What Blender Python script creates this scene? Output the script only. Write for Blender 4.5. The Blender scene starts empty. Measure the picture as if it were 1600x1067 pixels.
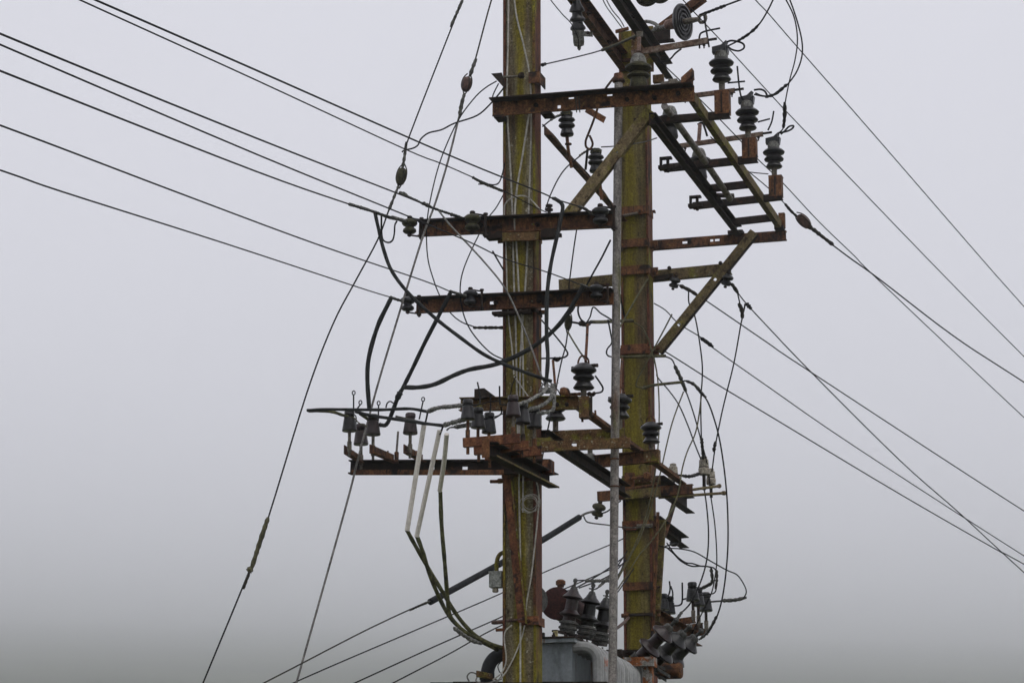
import bpy, bmesh, math, random
from mathutils import Vector, Matrix
random.seed(7)
R = math.radians
scene = bpy.context.scene
col = scene.collection

# ------------------------------------------------------------------ camera
FPX, CX, CY = 4550.0, 800.0, 533.5            # focal length and centre in pixels of the 1600-wide photograph
PITCH = math.atan(1067 / 4550)
CAM = Vector((0, 0, 1.7))
cd = bpy.data.cameras.new('camera')
cd.sensor_width = 36
cd.lens = 36 * FPX / 1600
cd.clip_start = 0.5
cd.clip_end = 20000
cam = bpy.data.objects.new('camera', cd)
col.objects.link(cam)
cam.location = CAM
cam.rotation_euler = (R(90) + PITCH, 0, 0)
scene.camera = cam

# ------------------------------------------------------------------ sky
SUN_EL, SUN_AZ = R(58), R(145)
w = bpy.data.worlds.new('World')
scene.world = w
w.use_nodes = True
nt = w.node_tree
nt.nodes.clear()
out = nt.nodes.new('ShaderNodeOutputWorld')
bg = nt.nodes.new('ShaderNodeBackground')
sky = nt.nodes.new('ShaderNodeTexSky')
sky.sky_type = 'NISHITA'
sky.sun_disc = False
sky.sun_elevation = SUN_EL
sky.sun_rotation = SUN_AZ
hs = nt.nodes.new('ShaderNodeHueSaturation')
hs.inputs['Saturation'].default_value = 0.25
hs.inputs['Value'].default_value = 0.06
tc = nt.nodes.new('ShaderNodeTexCoord')
sp = nt.nodes.new('ShaderNodeSeparateXYZ')
mr = nt.nodes.new('ShaderNodeMapRange')       # thick fog: the same pale grey all over
for k, v in (('From Min', 0.0), ('From Max', 1.0), ('To Min', 0.825), ('To Max', 0.825)):
    mr.inputs[k].default_value = v
tint = nt.nodes.new('ShaderNodeMix')
tint.data_type = 'RGBA'
tint.blend_type = 'MULTIPLY'
tint.inputs['Factor'].default_value = 1
tint.inputs['B'].default_value = (0.978, 0.980, 1.062, 1)
mx = nt.nodes.new('ShaderNodeMix')
mx.data_type = 'RGBA'
mx.inputs['Factor'].default_value = 0.10
L = nt.links.new
L(tc.outputs['Generated'], sp.inputs[0])
L(sp.outputs['Z'], mr.inputs['Value'])
L(mr.outputs['Result'], tint.inputs['A'])
L(sky.outputs[0], hs.inputs['Color'])
cn = nt.nodes.new('ShaderNodeTexNoise')       # faint unevenness of the cloud
cn.inputs['Scale'].default_value = 5.0
cn.inputs['Detail'].default_value = 3.0
L(tc.outputs['Generated'], cn.inputs['Vector'])
cr = nt.nodes.new('ShaderNodeMapRange')
for k, v in (('From Min', 0.3), ('From Max', 0.7), ('To Min', 0.95), ('To Max', 1.05)):
    cr.inputs[k].default_value = v
L(cn.outputs['Fac'], cr.inputs['Value'])
cm = nt.nodes.new('ShaderNodeMix')
cm.data_type = 'RGBA'
cm.blend_type = 'MULTIPLY'
cm.inputs['Factor'].default_value = 1
L(tint.outputs['Result'], cm.inputs['A'])
L(cr.outputs['Result'], cm.inputs['B'])
L(cm.outputs['Result'], mx.inputs['A'])
L(hs.outputs[0], mx.inputs['B'])
L(mx.outputs['Result'], bg.inputs['Color'])
bg.inputs['Strength'].default_value = 1.0
L(bg.outputs[0], out.inputs['Surface'])

sd = bpy.data.lights.new('sun', 'SUN')
sd.energy = 1.15
sd.angle = R(50)
sd.color = (1, 0.97, 0.93)
sun = bpy.data.objects.new('sun', sd)
col.objects.link(sun)
sun.rotation_euler = (R(90) - SUN_EL, 0, R(180) - SUN_AZ)

vs = scene.view_settings
vs.view_transform = 'Standard'
vs.look = 'None'
vs.exposure = 0.0
vs.gamma = 1.0
scene.cycles.volume_bounces = 8
scene.cycles.max_bounces = 12

# ------------------------------------------------------------------ geometry of the place
# A runs along the crossarms, B from the near pole to the far pole, both level
ANG = R(15.4)
A = Vector((math.cos(ANG), -math.sin(ANG), 0))
B = Vector((math.sin(ANG), math.cos(ANG), 0))
Z = Vector((0, 0, 1))
SEP = 2.81
_rt, _up, _fw = Vector((1, 0, 0)), Vector((0, -math.sin(PITCH), math.cos(PITCH))), Vector((0, math.cos(PITCH), math.sin(PITCH)))


def ray(x, y):
    return _rt * ((x - CX) / FPX) - _up * ((y - CY) / FPX) + _fw


_r = ray(816, 650)
_p = CAM + _r * (16.0 / _r.y)
N0 = Vector((_p.x, _p.y, 0))                   # foot of the near pole
F0 = N0 + B * SEP + A * .026                   # foot of the far pole


def at(x, y, b=0.0):
    """point seen at x, y that lies b metres beyond the near pole, measured along B"""
    d = ray(x, y)
    return CAM + d * ((N0 - CAM).dot(B) + b) / d.dot(B)


def depth(p):
    return (p - CAM).dot(_fw)


def proj(p):
    v = p - CAM
    d = v.dot(_fw)
    return CX + FPX * v.dot(_rt) / d, CY - FPX * v.dot(_up) / d


def ppm(b):                                    # metres per pixel at b
    return depth(at(900, 533, b)) / FPX


def on_line(p0, p1, y):
    lo, hi = 0.0, 1.0
    for _ in range(40):
        m = (lo + hi) / 2
        if proj(p0.lerp(p1, m))[1] < y: lo = m
        else: hi = m
    return p0.lerp(p1, lo)


def b_of(p):
    return (p - N0).dot(B)


# ------------------------------------------------------------------ materials
def mat(name, ramp, scale=10, stretch=(1, 1, 1), rough=0.8, bump=0.3, metal=0.0, patch=None, fine=80, fine_amt=0.5, spec=0.25, mid=30, mid_amt=.35, mid_st=(1, 1, .8), bscale=None, band=None):
    """ramp: colours through a soft noise; patch: (colour, scale, lo, hi) growth or wear on top"""
    m = bpy.data.materials.new(name)
    m.use_nodes = True
    t = m.node_tree
    t.nodes.clear()
    N = t.nodes.new
    lk = t.links.new
    o = N('ShaderNodeOutputMaterial')
    p = N('ShaderNodeBsdfPrincipled')
    lk(p.outputs[0], o.inputs['Surface'])
    g = N('ShaderNodeNewGeometry')
    oi = N('ShaderNodeObjectInfo')
    vm = N('ShaderNodeVectorMath')
    vm.operation = 'MULTIPLY_ADD'
    lk(oi.outputs['Random'], vm.inputs[0])
    vm.inputs[1].default_value = (3.1, 5.7, 2.3)
    lk(g.outputs['Position'], vm.inputs[2])

    def noise(sc, st=(1, 1, 1), det=5, ro=0.6):
        mp = N('ShaderNodeMapping')
        mp.inputs['Scale'].default_value = st
        lk(vm.outputs[0], mp.inputs['Vector'])
        n = N('ShaderNodeTexNoise')
        n.inputs['Scale'].default_value = sc
        n.inputs['Detail'].default_value = det
        n.inputs['Roughness'].default_value = ro
        lk(mp.outputs[0], n.inputs['Vector'])
        return n.outputs['Fac']

    def mr_(src, a, b, c=0.0, d=1.0):
        q = N('ShaderNodeMapRange')
        for k, v in (('From Min', a), ('From Max', b), ('To Min', c), ('To Max', d)):
            q.inputs[k].default_value = v
        lk(src, q.inputs['Value'])
        return q.outputs['Result']

    def mix(f, a, b, mode='MIX'):
        q = N('ShaderNodeMix')
        q.data_type = 'RGBA'
        q.blend_type = mode
        for s, v in (('Factor', f), ('A', a), ('B', b)):
            if isinstance(v, (tuple, float, int)):
                q.inputs[s].default_value = v if not isinstance(v, tuple) else (*v, 1)
            else:
                lk(v, q.inputs[s])
        return q.outputs['Result']

    r = N('ShaderNodeValToRGB')
    els = r.color_ramp.elements
    while len(els) < len(ramp):
        els.new(0.5)
    for i, c in enumerate(ramp):
        els[i].position = 0.30 + 0.40 * i / max(1, len(ramp) - 1)
        els[i].color = (*c, 1)
    lk(noise(scale, stretch), r.inputs[0])
    c = r.outputs[0]
    for q in (patch or []):
        c = mix(mr_(noise(q[1], q[4] if len(q) > 4 else (1, 1, 1)), q[2], q[3]), c, q[0])
    if band:                                   # growth in an uneven upright stripe: (colour, distance from the near pole axis along A, half width)
        dt = N('ShaderNodeVectorMath')
        dt.operation = 'DOT_PRODUCT'
        lk(g.outputs['Position'], dt.inputs[0])
        dt.inputs[1].default_value = A
        ma = N('ShaderNodeMath')
        ma.operation = 'SUBTRACT'
        lk(dt.outputs['Value'], ma.inputs[0])
        ma.inputs[1].default_value = band[1]
        ab = N('ShaderNodeMath')
        ab.operation = 'ABSOLUTE'
        lk(ma.outputs[0], ab.inputs[0])
        ad = N('ShaderNodeMath')
        ad.operation = 'MULTIPLY_ADD'
        lk(noise(8, (1, 1, .22), 7, .72), ad.inputs[0])
        ad.inputs[1].default_value = band[2] * 3.0
        lk(ab.outputs[0], ad.inputs[2])
        c = mix(mr_(ad.outputs[0], band[2] * 2.7, band[2] * 1.9), c, band[0])
    md = noise(mid, mid_st, 4, .65)
    c = mix(1.0, c, mix(mr_(md, 0.32, 0.68), (1 - mid_amt,) * 3, (1 + mid_amt,) * 3), 'MULTIPLY')
    fn = noise(fine, det=4, ro=0.75)
    c = mix(1.0, c, mix(mr_(fn, 0.35, 0.65), (1 - fine_amt,) * 3, (1 + fine_amt,) * 3), 'MULTIPLY')
    lk(c, p.inputs['Base Color'])
    lk(mr_(fn, 0.3, 0.7, max(0.05, rough * .88), min(1, rough * 1.12)), p.inputs['Roughness'])
    p.inputs['Metallic'].default_value = metal
    p.inputs['Specular IOR Level'].default_value = spec
    if bump:
        bn = N('ShaderNodeBump')
        bn.inputs['Strength'].default_value = bump
        bn.inputs['Distance'].default_value = 0.004
        lk(noise(bscale or fine, det=5), bn.inputs['Height'])
        lk(bn.outputs[0], p.inputs['Normal'])
    return m


MOSS = (0.155, 0.135, 0.010)
MOSS_D = (0.075, 0.07, 0.012)
M = {}
AN, AF = N0.dot(A), F0.dot(A)                  # the pole axes along A
M['rust'] = mat('rusted_steel', [(0.026, 0.015, 0.010), (0.082, 0.035, 0.018), (0.145, 0.063, 0.026), (0.055, 0.026, 0.015)], 11, (1, 1, .6), .85, .6, patch=[((0.19, 0.105, 0.036), 40, .60, .68), ((0.014, 0.010, 0.008), 9, .55, .65), ((0.030, 0.017, 0.011), 70, .55, .66, (1, 1, .12))], fine=100)
M['rust_bright'] = mat('bright_rust', [(0.065, 0.025, 0.015), (0.13, 0.050, 0.024), (0.19, 0.085, 0.036)], 16, rough=.85, bump=.5, patch=[((0.025, 0.013, 0.010), 20, .54, .63)], fine=100)
M['rust_orange'] = mat('orange_rust', [(0.17, 0.055, 0.02), (0.26, 0.095, 0.032), (0.08, 0.03, 0.016)], 16, rough=.85, bump=.5, patch=[((0.24, 0.23, 0.21), 14, .49, .55)], fine=100)
M['mossy_rust'] = mat('mossy_rusted_steel', [(0.050, 0.028, 0.015), (0.115, 0.062, 0.027), (0.095, 0.066, 0.026)], 12, (1, 1, .7), .9, .6, patch=[((0.14, 0.122, 0.016), 10, .50, .62), ((0.18, 0.165, 0.11), 50, .60, .67)], fine=100)
M['mossy_steel'] = mat('mossy_steel', [(0.062, 0.044, 0.020), (0.125, 0.094, 0.042), (0.095, 0.062, 0.030)], 9, rough=.9, bump=.5, patch=[((0.135, 0.122, 0.018), 7, .50, .64), ((0.040, 0.024, 0.013), 24, .58, .66), ((0.18, 0.16, 0.11), 55, .61, .68)], fine=100)
M['dark_steel'] = mat('dark_weathered_steel', [(0.009, 0.008, 0.007), (0.022, 0.014, 0.010), (0.014, 0.010, 0.009)], 10, rough=.85, bump=.4, patch=[((0.06, 0.026, 0.014), 20, .58, .68)], fine=100)
M['concrete_near'] = mat('lichened_concrete', [(0.085, 0.068, 0.036), (0.165, 0.142, 0.088), (0.12, 0.098, 0.056)], 14, (1, 1, .12), .95, .8, patch=[((0.085, 0.058, 0.034), 4, .50, .62, (1, 1, .4)), ((0.14, 0.114, 0.022), 9, .50, .66, (1, 1, .08)), ((0.25, 0.235, 0.18), 45, .61, .69), ((0.045, 0.034, 0.018), 40, .60, .68, (1, 1, .4))], fine=90, fine_amt=.5, mid=60, mid_amt=.3, mid_st=(1, 1, .08), band=((0.155, 0.125, 0.013), AN + .006, .034))
M['concrete_far'] = mat('mossy_concrete', [(0.075, 0.060, 0.024), (0.13, 0.106, 0.042), (0.10, 0.072, 0.036)], 9, (1, 1, .12), .95, .8, patch=[((0.13, 0.105, 0.016), 8, .46, .62, (1, 1, .10)), ((0.080, 0.054, 0.030), 4, .52, .64, (1, 1, .4)), ((0.135, 0.112, 0.07), 9, .56, .68, (1, 1, .10)), ((0.050, 0.038, 0.017), 40, .60, .68, (1, 1, .4))], fine=90, fine_amt=.45, mid=60, mid_amt=.3, mid_st=(1, 1, .08), band=((0.142, 0.114, 0.014), AF - .028, .048))
M['flange'] = mat('rusted_pole_flange', [(0.055, 0.022, 0.015), (0.105, 0.037, 0.021), (0.08, 0.036, 0.020)], 10, (1, 1, .25), .85, .5, patch=[((0.15, 0.13, 0.012), 5, .50, .60, (1, 1, .22)), ((0.018, 0.011, 0.009), 9, .56, .66, (1, 1, .3))], fine=100)
M['porcelain_dark'] = mat('dark_grey_porcelain', [(0.006, 0.006, 0.0064), (0.012, 0.0118, 0.0118), (0.009, 0.0088, 0.009)], 14, rough=.30, bump=0, fine=90, fine_amt=.3, spec=.32, patch=[((0.026, 0.0245, 0.021), 26, .60, .80)])
M['porcelain_brown'] = mat('dark_brown_porcelain', [(0.014, 0.0085, 0.0085), (0.026, 0.0155, 0.015), (0.020, 0.012, 0.012)], 14, rough=.30, bump=0, fine=90, fine_amt=.3, spec=.32, patch=[((0.045, 0.035, 0.030), 26, .60, .80)])
M['porcelain_green'] = mat('mossy_green_porcelain', [(0.016, 0.0175, 0.011), (0.050, 0.047, 0.021), (0.010, 0.011, 0.009)], 16, rough=.5, bump=.15, fine=100, spec=.15)
M['porcelain_black'] = mat('black_porcelain', [(0.010, 0.011, 0.012), (0.018, 0.019, 0.020)], 16, rough=.30, bump=0, fine=90, spec=.28, patch=[((0.028, 0.030, 0.023), 24, .60, .76)])
M['porcelain_buff'] = mat('buff_porcelain', [(0.26, 0.23, 0.18), (0.36, 0.33, 0.27), (0.16, 0.12, 0.08)], 18, rough=.5, bump=.1, fine=100)
M['porcelain_red'] = mat('red_brown_guy_porcelain', [(0.05, 0.026, 0.021), (0.10, 0.058, 0.048), (0.03, 0.02, 0.018)], 25, rough=.5, bump=.1, fine=110)
M['cap_grey'] = mat('weathered_grey_cap', [(0.07, 0.07, 0.066), (0.17, 0.17, 0.158), (0.11, 0.10, 0.088)], 25, rough=.85, bump=.5, fine=110, patch=[((0.06, 0.05, 0.035), 24, .58, .68)])
M['pin'] = mat('dull_steel_pin', [(0.075, 0.066, 0.05), (0.14, 0.125, 0.10), (0.06, 0.04, 0.03)], 25, rough=.75, bump=.3, fine=110)
M['galv'] = mat('weathered_galvanised_steel', [(0.12, 0.108, 0.098), (0.215, 0.20, 0.186), (0.155, 0.133, 0.118)], 12, (1, 1, .12), .6, .2, metal=.25, patch=[((0.10, 0.065, 0.05), 9, .56, .68, (1, 1, .2)), ((0.10, 0.10, 0.04), 7, .6, .7, (1, 1, .2))], fine=90)
M['wire'] = mat('weathered_black_wire', [(0.006, 0.006, 0.0065), (0.012, 0.0115, 0.0115)], 6, rough=.65, bump=0, fine=60, spec=.1)
M['wire_brown'] = mat('oxidised_brown_wire', [(0.016, 0.014, 0.010), (0.032, 0.027, 0.017)], 6, rough=.7, bump=0, fine=60)
M['wire_pale'] = mat('pale_plastic_wire', [(0.30, 0.285, 0.25), (0.42, 0.40, 0.36)], 10, rough=.6, bump=0, fine=90, fine_amt=.3)
M['tan_steel'] = mat('lichened_tan_steel', [(0.085, 0.060, 0.030), (0.165, 0.125, 0.068), (0.125, 0.090, 0.045)], 12, rough=.9, bump=.5, patch=[((0.16, 0.14, 0.03), 9, .52, .66), ((0.045, 0.027, 0.015), 30, .58, .66)], fine=95)
M['cap_pink'] = mat('pinkish_brown_cap', [(0.13, 0.075, 0.058), (0.21, 0.135, 0.108), (0.10, 0.06, 0.05)], 25, rough=.6, bump=.2, fine=90)
M['rust_pale'] = mat('pale_flaking_rust', [(0.055, 0.030, 0.021), (0.12, 0.075, 0.052), (0.20, 0.165, 0.135)], 22, rough=.85, bump=.5, fine=95)
M['flange_grey'] = mat('dull_grey_bushing_flange', [(0.030, 0.031, 0.029), (0.075, 0.077, 0.072), (0.045, 0.036, 0.030)], 25, rough=.8, bump=.4, fine=100)
M['rust_warm'] = mat('warm_rust', [(0.032, 0.017, 0.011), (0.105, 0.046, 0.021), (0.18, 0.082, 0.033), (0.075, 0.034, 0.018)], 13, (1, 1, .6), .85, .6, patch=[((0.20, 0.115, 0.04), 45, .58, .66), ((0.014, 0.010, 0.008), 11, .56, .66)], fine=95, fine_amt=.6)
M['wire_grey'] = mat('dull_grey_wire', [(0.13, 0.125, 0.12), (0.21, 0.20, 0.19)], 10, rough=.6, bump=0, fine=90)
M['wire_moss'] = mat('mossy_wire', [(0.05, 0.047, 0.022), (0.10, 0.093, 0.048)], 10, rough=.8, bump=0, fine=90)
M['sleeve'] = mat('lichened_grey_sleeve', [(0.025, 0.025, 0.022), (0.075, 0.075, 0.066), (0.15, 0.15, 0.13)], 50, rough=.85, bump=.5, fine=140)
M['tape'] = mat('peeling_grey_tape', [(0.035, 0.035, 0.033), (0.12, 0.12, 0.11), (0.28, 0.275, 0.255)], 60, rough=.85, bump=.6, fine=140)
M['cable'] = mat('black_rubber_cable', [(0.011, 0.0125, 0.0125), (0.020, 0.022, 0.0215)], 9, rough=.55, bump=.1, fine=70, fine_amt=.2, spec=.14)
M['cable_moss'] = mat('algae_covered_cable', [(0.022, 0.024, 0.012), (0.065, 0.065, 0.024), (0.12, 0.115, 0.055)], 14, rough=.8, bump=.3, fine=90)
M['pvc'] = mat('aged_white_plastic', [(0.58, 0.55, 0.50), (0.72, 0.68, 0.63), (0.64, 0.60, 0.55)], 9, (1, 1, .3), .55, .05, patch=[((0.30, 0.26, 0.20), 12, .64, .78)], fine=60, fine_amt=.12, mid_amt=.08)
M['grey_pipe'] = mat('dark_grey_plastic_pipe', [(0.016, 0.018, 0.020), (0.026, 0.028, 0.031)], 9, rough=.6, bump=.05, fine=60, fine_amt=.2, spec=.1)
M['tank'] = mat('grey_blue_tank_paint', [(0.15, 0.172, 0.182), (0.20, 0.225, 0.236), (0.17, 0.192, 0.202)], 5, rough=.55, bump=.1, fine=50, fine_amt=.12, mid_amt=.10, patch=[((0.11, 0.06, 0.035), 12, .60, .68, (1, 1, .12)), ((0.07, 0.08, 0.085), 7, .55, .7, (1, 1, .3))])
M['radiator'] = mat('pale_grey_radiator_paint', [(0.21, 0.215, 0.21), (0.31, 0.315, 0.31)], 6, rough=.55, bump=.1, fine=50, fine_amt=.12, mid_amt=.10, patch=[((0.30, 0.14, 0.10), 7, .62, .68)])
M['maroon'] = mat('maroon_rusted_drum_paint', [(0.032, 0.011, 0.010), (0.055, 0.018, 0.015)], 12, rough=.7, bump=.15, fine=80)
M['box_grey'] = mat('lichened_grey_box', [(0.18, 0.19, 0.18), (0.30, 0.31, 0.29)], 25, rough=.7, bump=.3, fine=90)
M['yellow'] = mat('dull_yellow_tag', [(0.30, 0.26, 0.12), (0.38, 0.33, 0.16)], 20, rough=.7, bump=.1)
M['grass'] = mat('rough_grass', [(0.045, 0.056, 0.026), (0.078, 0.09, 0.042), (0.11, 0.112, 0.065)], .8, rough=.95, bump=.5, fine=12, bscale=8)
M['hill'] = mat('pasture_hillside', [(0.034, 0.042, 0.028), (0.075, 0.088, 0.056), (0.12, 0.13, 0.085)], .006, rough=1, bump=0, fine=.2)


# ------------------------------------------------------------------ mesh builder
def perp(d):
    d = d.normalized()
    u = Z.cross(d) if abs(d.z) < 0.9 else A.cross(d)
    u.normalize()
    return u, d.cross(u)


def catmull(pts, n=5):
    if len(pts) < 3:
        return list(pts)
    o = []
    e = [pts[0] * 2 - pts[1]] + list(pts) + [pts[-1] * 2 - pts[-2]]
    for i in range(1, len(e) - 2):
        p0, p1, p2, p3 = e[i - 1:i + 3]
        for k in range(n):
            t = k / n
            o.append(0.5 * ((2 * p1) + (p2 - p0) * t + (2 * p0 - 5 * p1 + 4 * p2 - p3) * t * t + (3 * p1 - p0 - 3 * p2 + p3) * t ** 3))
    o.append(pts[-1].copy())
    return o


class MB:
    def __init__(s):
        s.v, s.f = [], []

    def add(s, vs_, fs_):
        o = len(s.v)
        s.v += [Vector(q) for q in vs_]
        s.f += [tuple(i + o for i in f) for f in fs_]
        return s

    def box(s, c, ex, ey, ez):                 # half vectors
        vs_ = [c + ex * i + ey * j + ez * k for i in (-1, 1) for j in (-1, 1) for k in (-1, 1)]
        return s.add(vs_, [(0, 1, 3, 2), (4, 6, 7, 5), (0, 4, 5, 1), (2, 3, 7, 6), (0, 2, 6, 4), (1, 5, 7, 3)])

    def prism(s, p0, p1, prof, U, V):
        n = len(prof)
        vs_ = [p0 + U * u + V * v for u, v in prof] + [p1 + U * u + V * v for u, v in prof]
        fs_ = [(i, (i + 1) % n, n + (i + 1) % n, n + i) for i in range(n)]
        return s.add(vs_, fs_ + [tuple(range(n))[::-1], tuple(range(n, 2 * n))])

    def plank(s, p0, p1, wv, tv):              # full width and thickness vectors
        return s.prism(p0, p1, [(-.5, -.5), (.5, -.5), (.5, .5), (-.5, .5)], wv, tv)

    def channel(s, p0, p1, h, fl, th, opn, up=None, holes=(), fl2=None, web_only=False, flange=0):
        d = (p1 - p0).normalized()
        up = (up or Z)
        up = (up - d * up.dot(d)).normalized()
        o = (opn - d * opn.dot(d) - up * opn.dot(up)).normalized()
        f2 = fl2 or fl
        if web_only:
            return s.plate(p0 + o * th / 2, d, up, (p1 - p0).length, h, th, o, holes)
        if flange:
            ff = fl if flange > 0 else f2
            c_ = up * flange * (h / 2 - th / 2) + o * (ff / 2 + th / 2)
            return s.plank(p0 + c_, p1 + c_, o * (ff - th), up * th)
        if not holes:
            prof = [(h / 2, 0), (h / 2, fl), (h / 2 - th * .7, fl), (h / 2 - th, th), (-h / 2 + th, th), (-h / 2 + th * .7, f2), (-h / 2, f2), (-h / 2, 0)]
            return s.prism(p0, p1, prof, up, o)
        Ln = (p1 - p0).length
        s.plate(p0 + o * th / 2, d, up, Ln, h, th, o, holes)
        for sg, ff in ((-1, f2), (1, fl)):
            s.plank(p0 + up * sg * (h / 2 - th / 2) + o * (ff / 2 + th / 2), p1 + up * sg * (h / 2 - th / 2) + o * (ff / 2 + th / 2), o * (ff - th), up * th)
        return s

    def plate(s, p0, d, up, Ln, h, th, nrm, holes):
        """flat plate with real openings; holes: (u centre, v centre, u size, v size) in metres"""
        us = sorted({0.0, Ln} | {c for hq in holes for c in (hq[0] - hq[2] / 2, hq[0] + hq[2] / 2)})
        vs2 = sorted({-h / 2, h / 2} | {c for hq in holes for c in (hq[1] - hq[3] / 2, hq[1] + hq[3] / 2)})
        solid = {}
        for i in range(len(us) - 1):
            for j in range(len(vs2) - 1):
                um, vm_ = (us[i] + us[i + 1]) / 2, (vs2[j] + vs2[j + 1]) / 2
                solid[i, j] = not any(abs(um - q[0]) < q[2] / 2 and abs(vm_ - q[1]) < q[3] / 2 for q in holes)
        P = lambda i, j, k: p0 + d * us[i] + up * vs2[j] + nrm * (th / 2 * k)
        for (i, j), ok in solid.items():
            if not ok: continue
            for k in (-1, 1):
                s.add([P(i, j, k), P(i + 1, j, k), P(i + 1, j + 1, k), P(i, j + 1, k)], [(0, 1, 2, 3)])
            for (di, dj, a, b) in ((-1, 0, (i, j), (i, j + 1)), (1, 0, (i + 1, j), (i + 1, j + 1)), (0, -1, (i, j), (i + 1, j)), (0, 1, (i, j + 1), (i + 1, j + 1))):
                if not solid.get((i + di, j + dj), False):
                    s.add([P(*a, -1), P(*b, -1), P(*b, 1), P(*a, 1)], [(0, 1, 2, 3)])
        return s

    def angle(s, p0, p1, U, V, th):            # legs U and V with full length vectors
        u, v = U.length, V.length
        return s.prism(p0, p1, [(0, 0), (u, 0), (u, th), (th, th), (th, v), (0, v)], U.normalized(), V.normalized())

    def tube(s, pts, r, n=7, cap=True):
        rs = r if isinstance(r, (list, tuple)) else [r] * len(pts)
        vs_, fs_ = [], []
        prev = None
        for i, p in enumerate(pts):
            d = pts[min(i + 1, len(pts) - 1)] - pts[max(i - 1, 0)]
            if d.length < 1e-9: d = Vector((0, 0, 1))
            d.normalize()
            if prev is None:
                u, _ = perp(d)
            else:
                u = prev - d * prev.dot(d)
                if u.length < 1e-6: u, _ = perp(d)
                u.normalize()
            prev = u
            v = d.cross(u)
            for k in range(n):
                a = 2 * math.pi * k / n
                vs_.append(p + (u * math.cos(a) + v * math.sin(a)) * rs[i])
        for i in range(len(pts) - 1):
            for k in range(n):
                fs_.append((i * n + k, i * n + (k + 1) % n, (i + 1) * n + (k + 1) % n, (i + 1) * n + k))
        if cap:
            fs_.append(tuple(range(n))[::-1])
            fs_.append(tuple(range((len(pts) - 1) * n, len(pts) * n)))
        return s.add(vs_, fs_)

    def lathe(s, prof, o=Vector((0, 0, 0)), ax=Z, n=20):
        ax = ax.normalized()
        u, v = perp(ax)
        vs_, fs_ = [], []
        for r, z in prof:
            for k in range(n):
                a = 2 * math.pi * k / n
                vs_.append(o + ax * z + (u * math.cos(a) + v * math.sin(a)) * r)
        for i in range(len(prof) - 1):
            for k in range(n):
                fs_.append((i * n + k, i * n + (k + 1) % n, (i + 1) * n + (k + 1) % n, (i + 1) * n + k))
        fs_.append(tuple(range(n))[::-1])
        fs_.append(tuple(range((len(prof) - 1) * n, len(prof) * n)))
        return s.add(vs_, fs_)

    def bolt(s, c, ax, r=.011, h=.012, shank=0):
        ax = ax.normalized()
        s.lathe([(r, 0), (r, h * .8), (r * .85, h)], c, ax, 6)
        s.lathe([(r * .5, h), (r * .5, h * 2)], c, ax, 6)
        if shank:
            s.lathe([(r * .5, -shank), (r * .5, 0)], c, ax, 6)
        return s

    def mesh(s, name, origin=Vector((0, 0, 0))):
        me = bpy.data.meshes.new(name)
        me.from_pydata([tuple(q - origin) for q in s.v], [], s.f)
        bm = bmesh.new()
        bm.from_mesh(me)
        bmesh.ops.recalc_face_normals(bm, faces=bm.faces)
        bm.to_mesh(me)
        bm.free()
        me.shade_smooth()
        me.set_sharp_from_angle(angle=R(35))
        return me

    def build(s, name, material, parent=None, **tags):
        if parent is not None:
            og = ROOT_LOC[parent.name]
        else:
            lo = min(q.z for q in s.v)
            og = Vector((sum(q.x for q in s.v) / len(s.v), sum(q.y for q in s.v) / len(s.v), lo))
        me = s.mesh(name, og)
        me.materials.append(M[material] if isinstance(material, str) else material)
        o = bpy.data.objects.new(name, me)
        col.objects.link(o)
        if parent is not None:
            o.parent = parent
            ROOT_LOC[o.name] = og
        else:
            o.location = og
            ROOT_LOC[o.name] = og
        for k, v in tags.items():
            if v is not None: o[k] = v
        return o


ROOT_LOC = {}


def thing(name, label, category, loc, group=None):
    o = bpy.data.objects.new(name, None)
    o.empty_display_size = 0.1
    col.objects.link(o)
    o.location = loc
    o['label'] = label
    o['category'] = category
    if group: o['group'] = group
    ROOT_LOC[o.name] = Vector(loc)
    return o


def put(name, me, material, parent, loc=(0, 0, 0), rot=None, scale=None):
    """one more object that shares mesh data"""
    o = bpy.data.objects.new(name, me)
    col.objects.link(o)
    o.parent = parent
    o.location = loc
    if rot: o.rotation_euler = rot
    if scale: o.scale = scale
    if not me.materials:
        me.materials.append(M[material])
    ROOT_LOC[o.name] = ROOT_LOC[parent.name]
    return o


# ------------------------------------------------------------------ wires
def trace(pts, n=5, fixed=None):
    """pts: (x, y) or (x, y, b); depth runs straight between the points that carry b"""
    q = [(p[0], p[1], (p[2] if len(p) > 2 else None)) for p in pts]
    cum = [0.0]
    for i in range(1, len(q)):
        cum.append(cum[-1] + math.hypot(q[i][0] - q[i - 1][0], q[i][1] - q[i - 1][1]))
    kn = [(cum[i], 1 / depth(at(q[i][0], q[i][1], q[i][2]))) for i in range(len(q)) if q[i][2] is not None]
    res = []
    for i, (x, y, b) in enumerate(q):
        if b is not None:
            res.append(at(x, y, b)); continue
        c = cum[i]
        lo = [k for k in kn if k[0] <= c]
        hi = [k for k in kn if k[0] >= c]
        if not lo: inv = hi[0][1]
        elif not hi: inv = lo[-1][1]
        else:
            (c0, v0), (c1, v1) = lo[-1], hi[0]
            inv = v0 if c1 == c0 else v0 + (v1 - v0) * (c - c0) / (c1 - c0)
        res.append(CAM + ray(x, y) * (1 / inv))
    return catmull(res, n)


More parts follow.
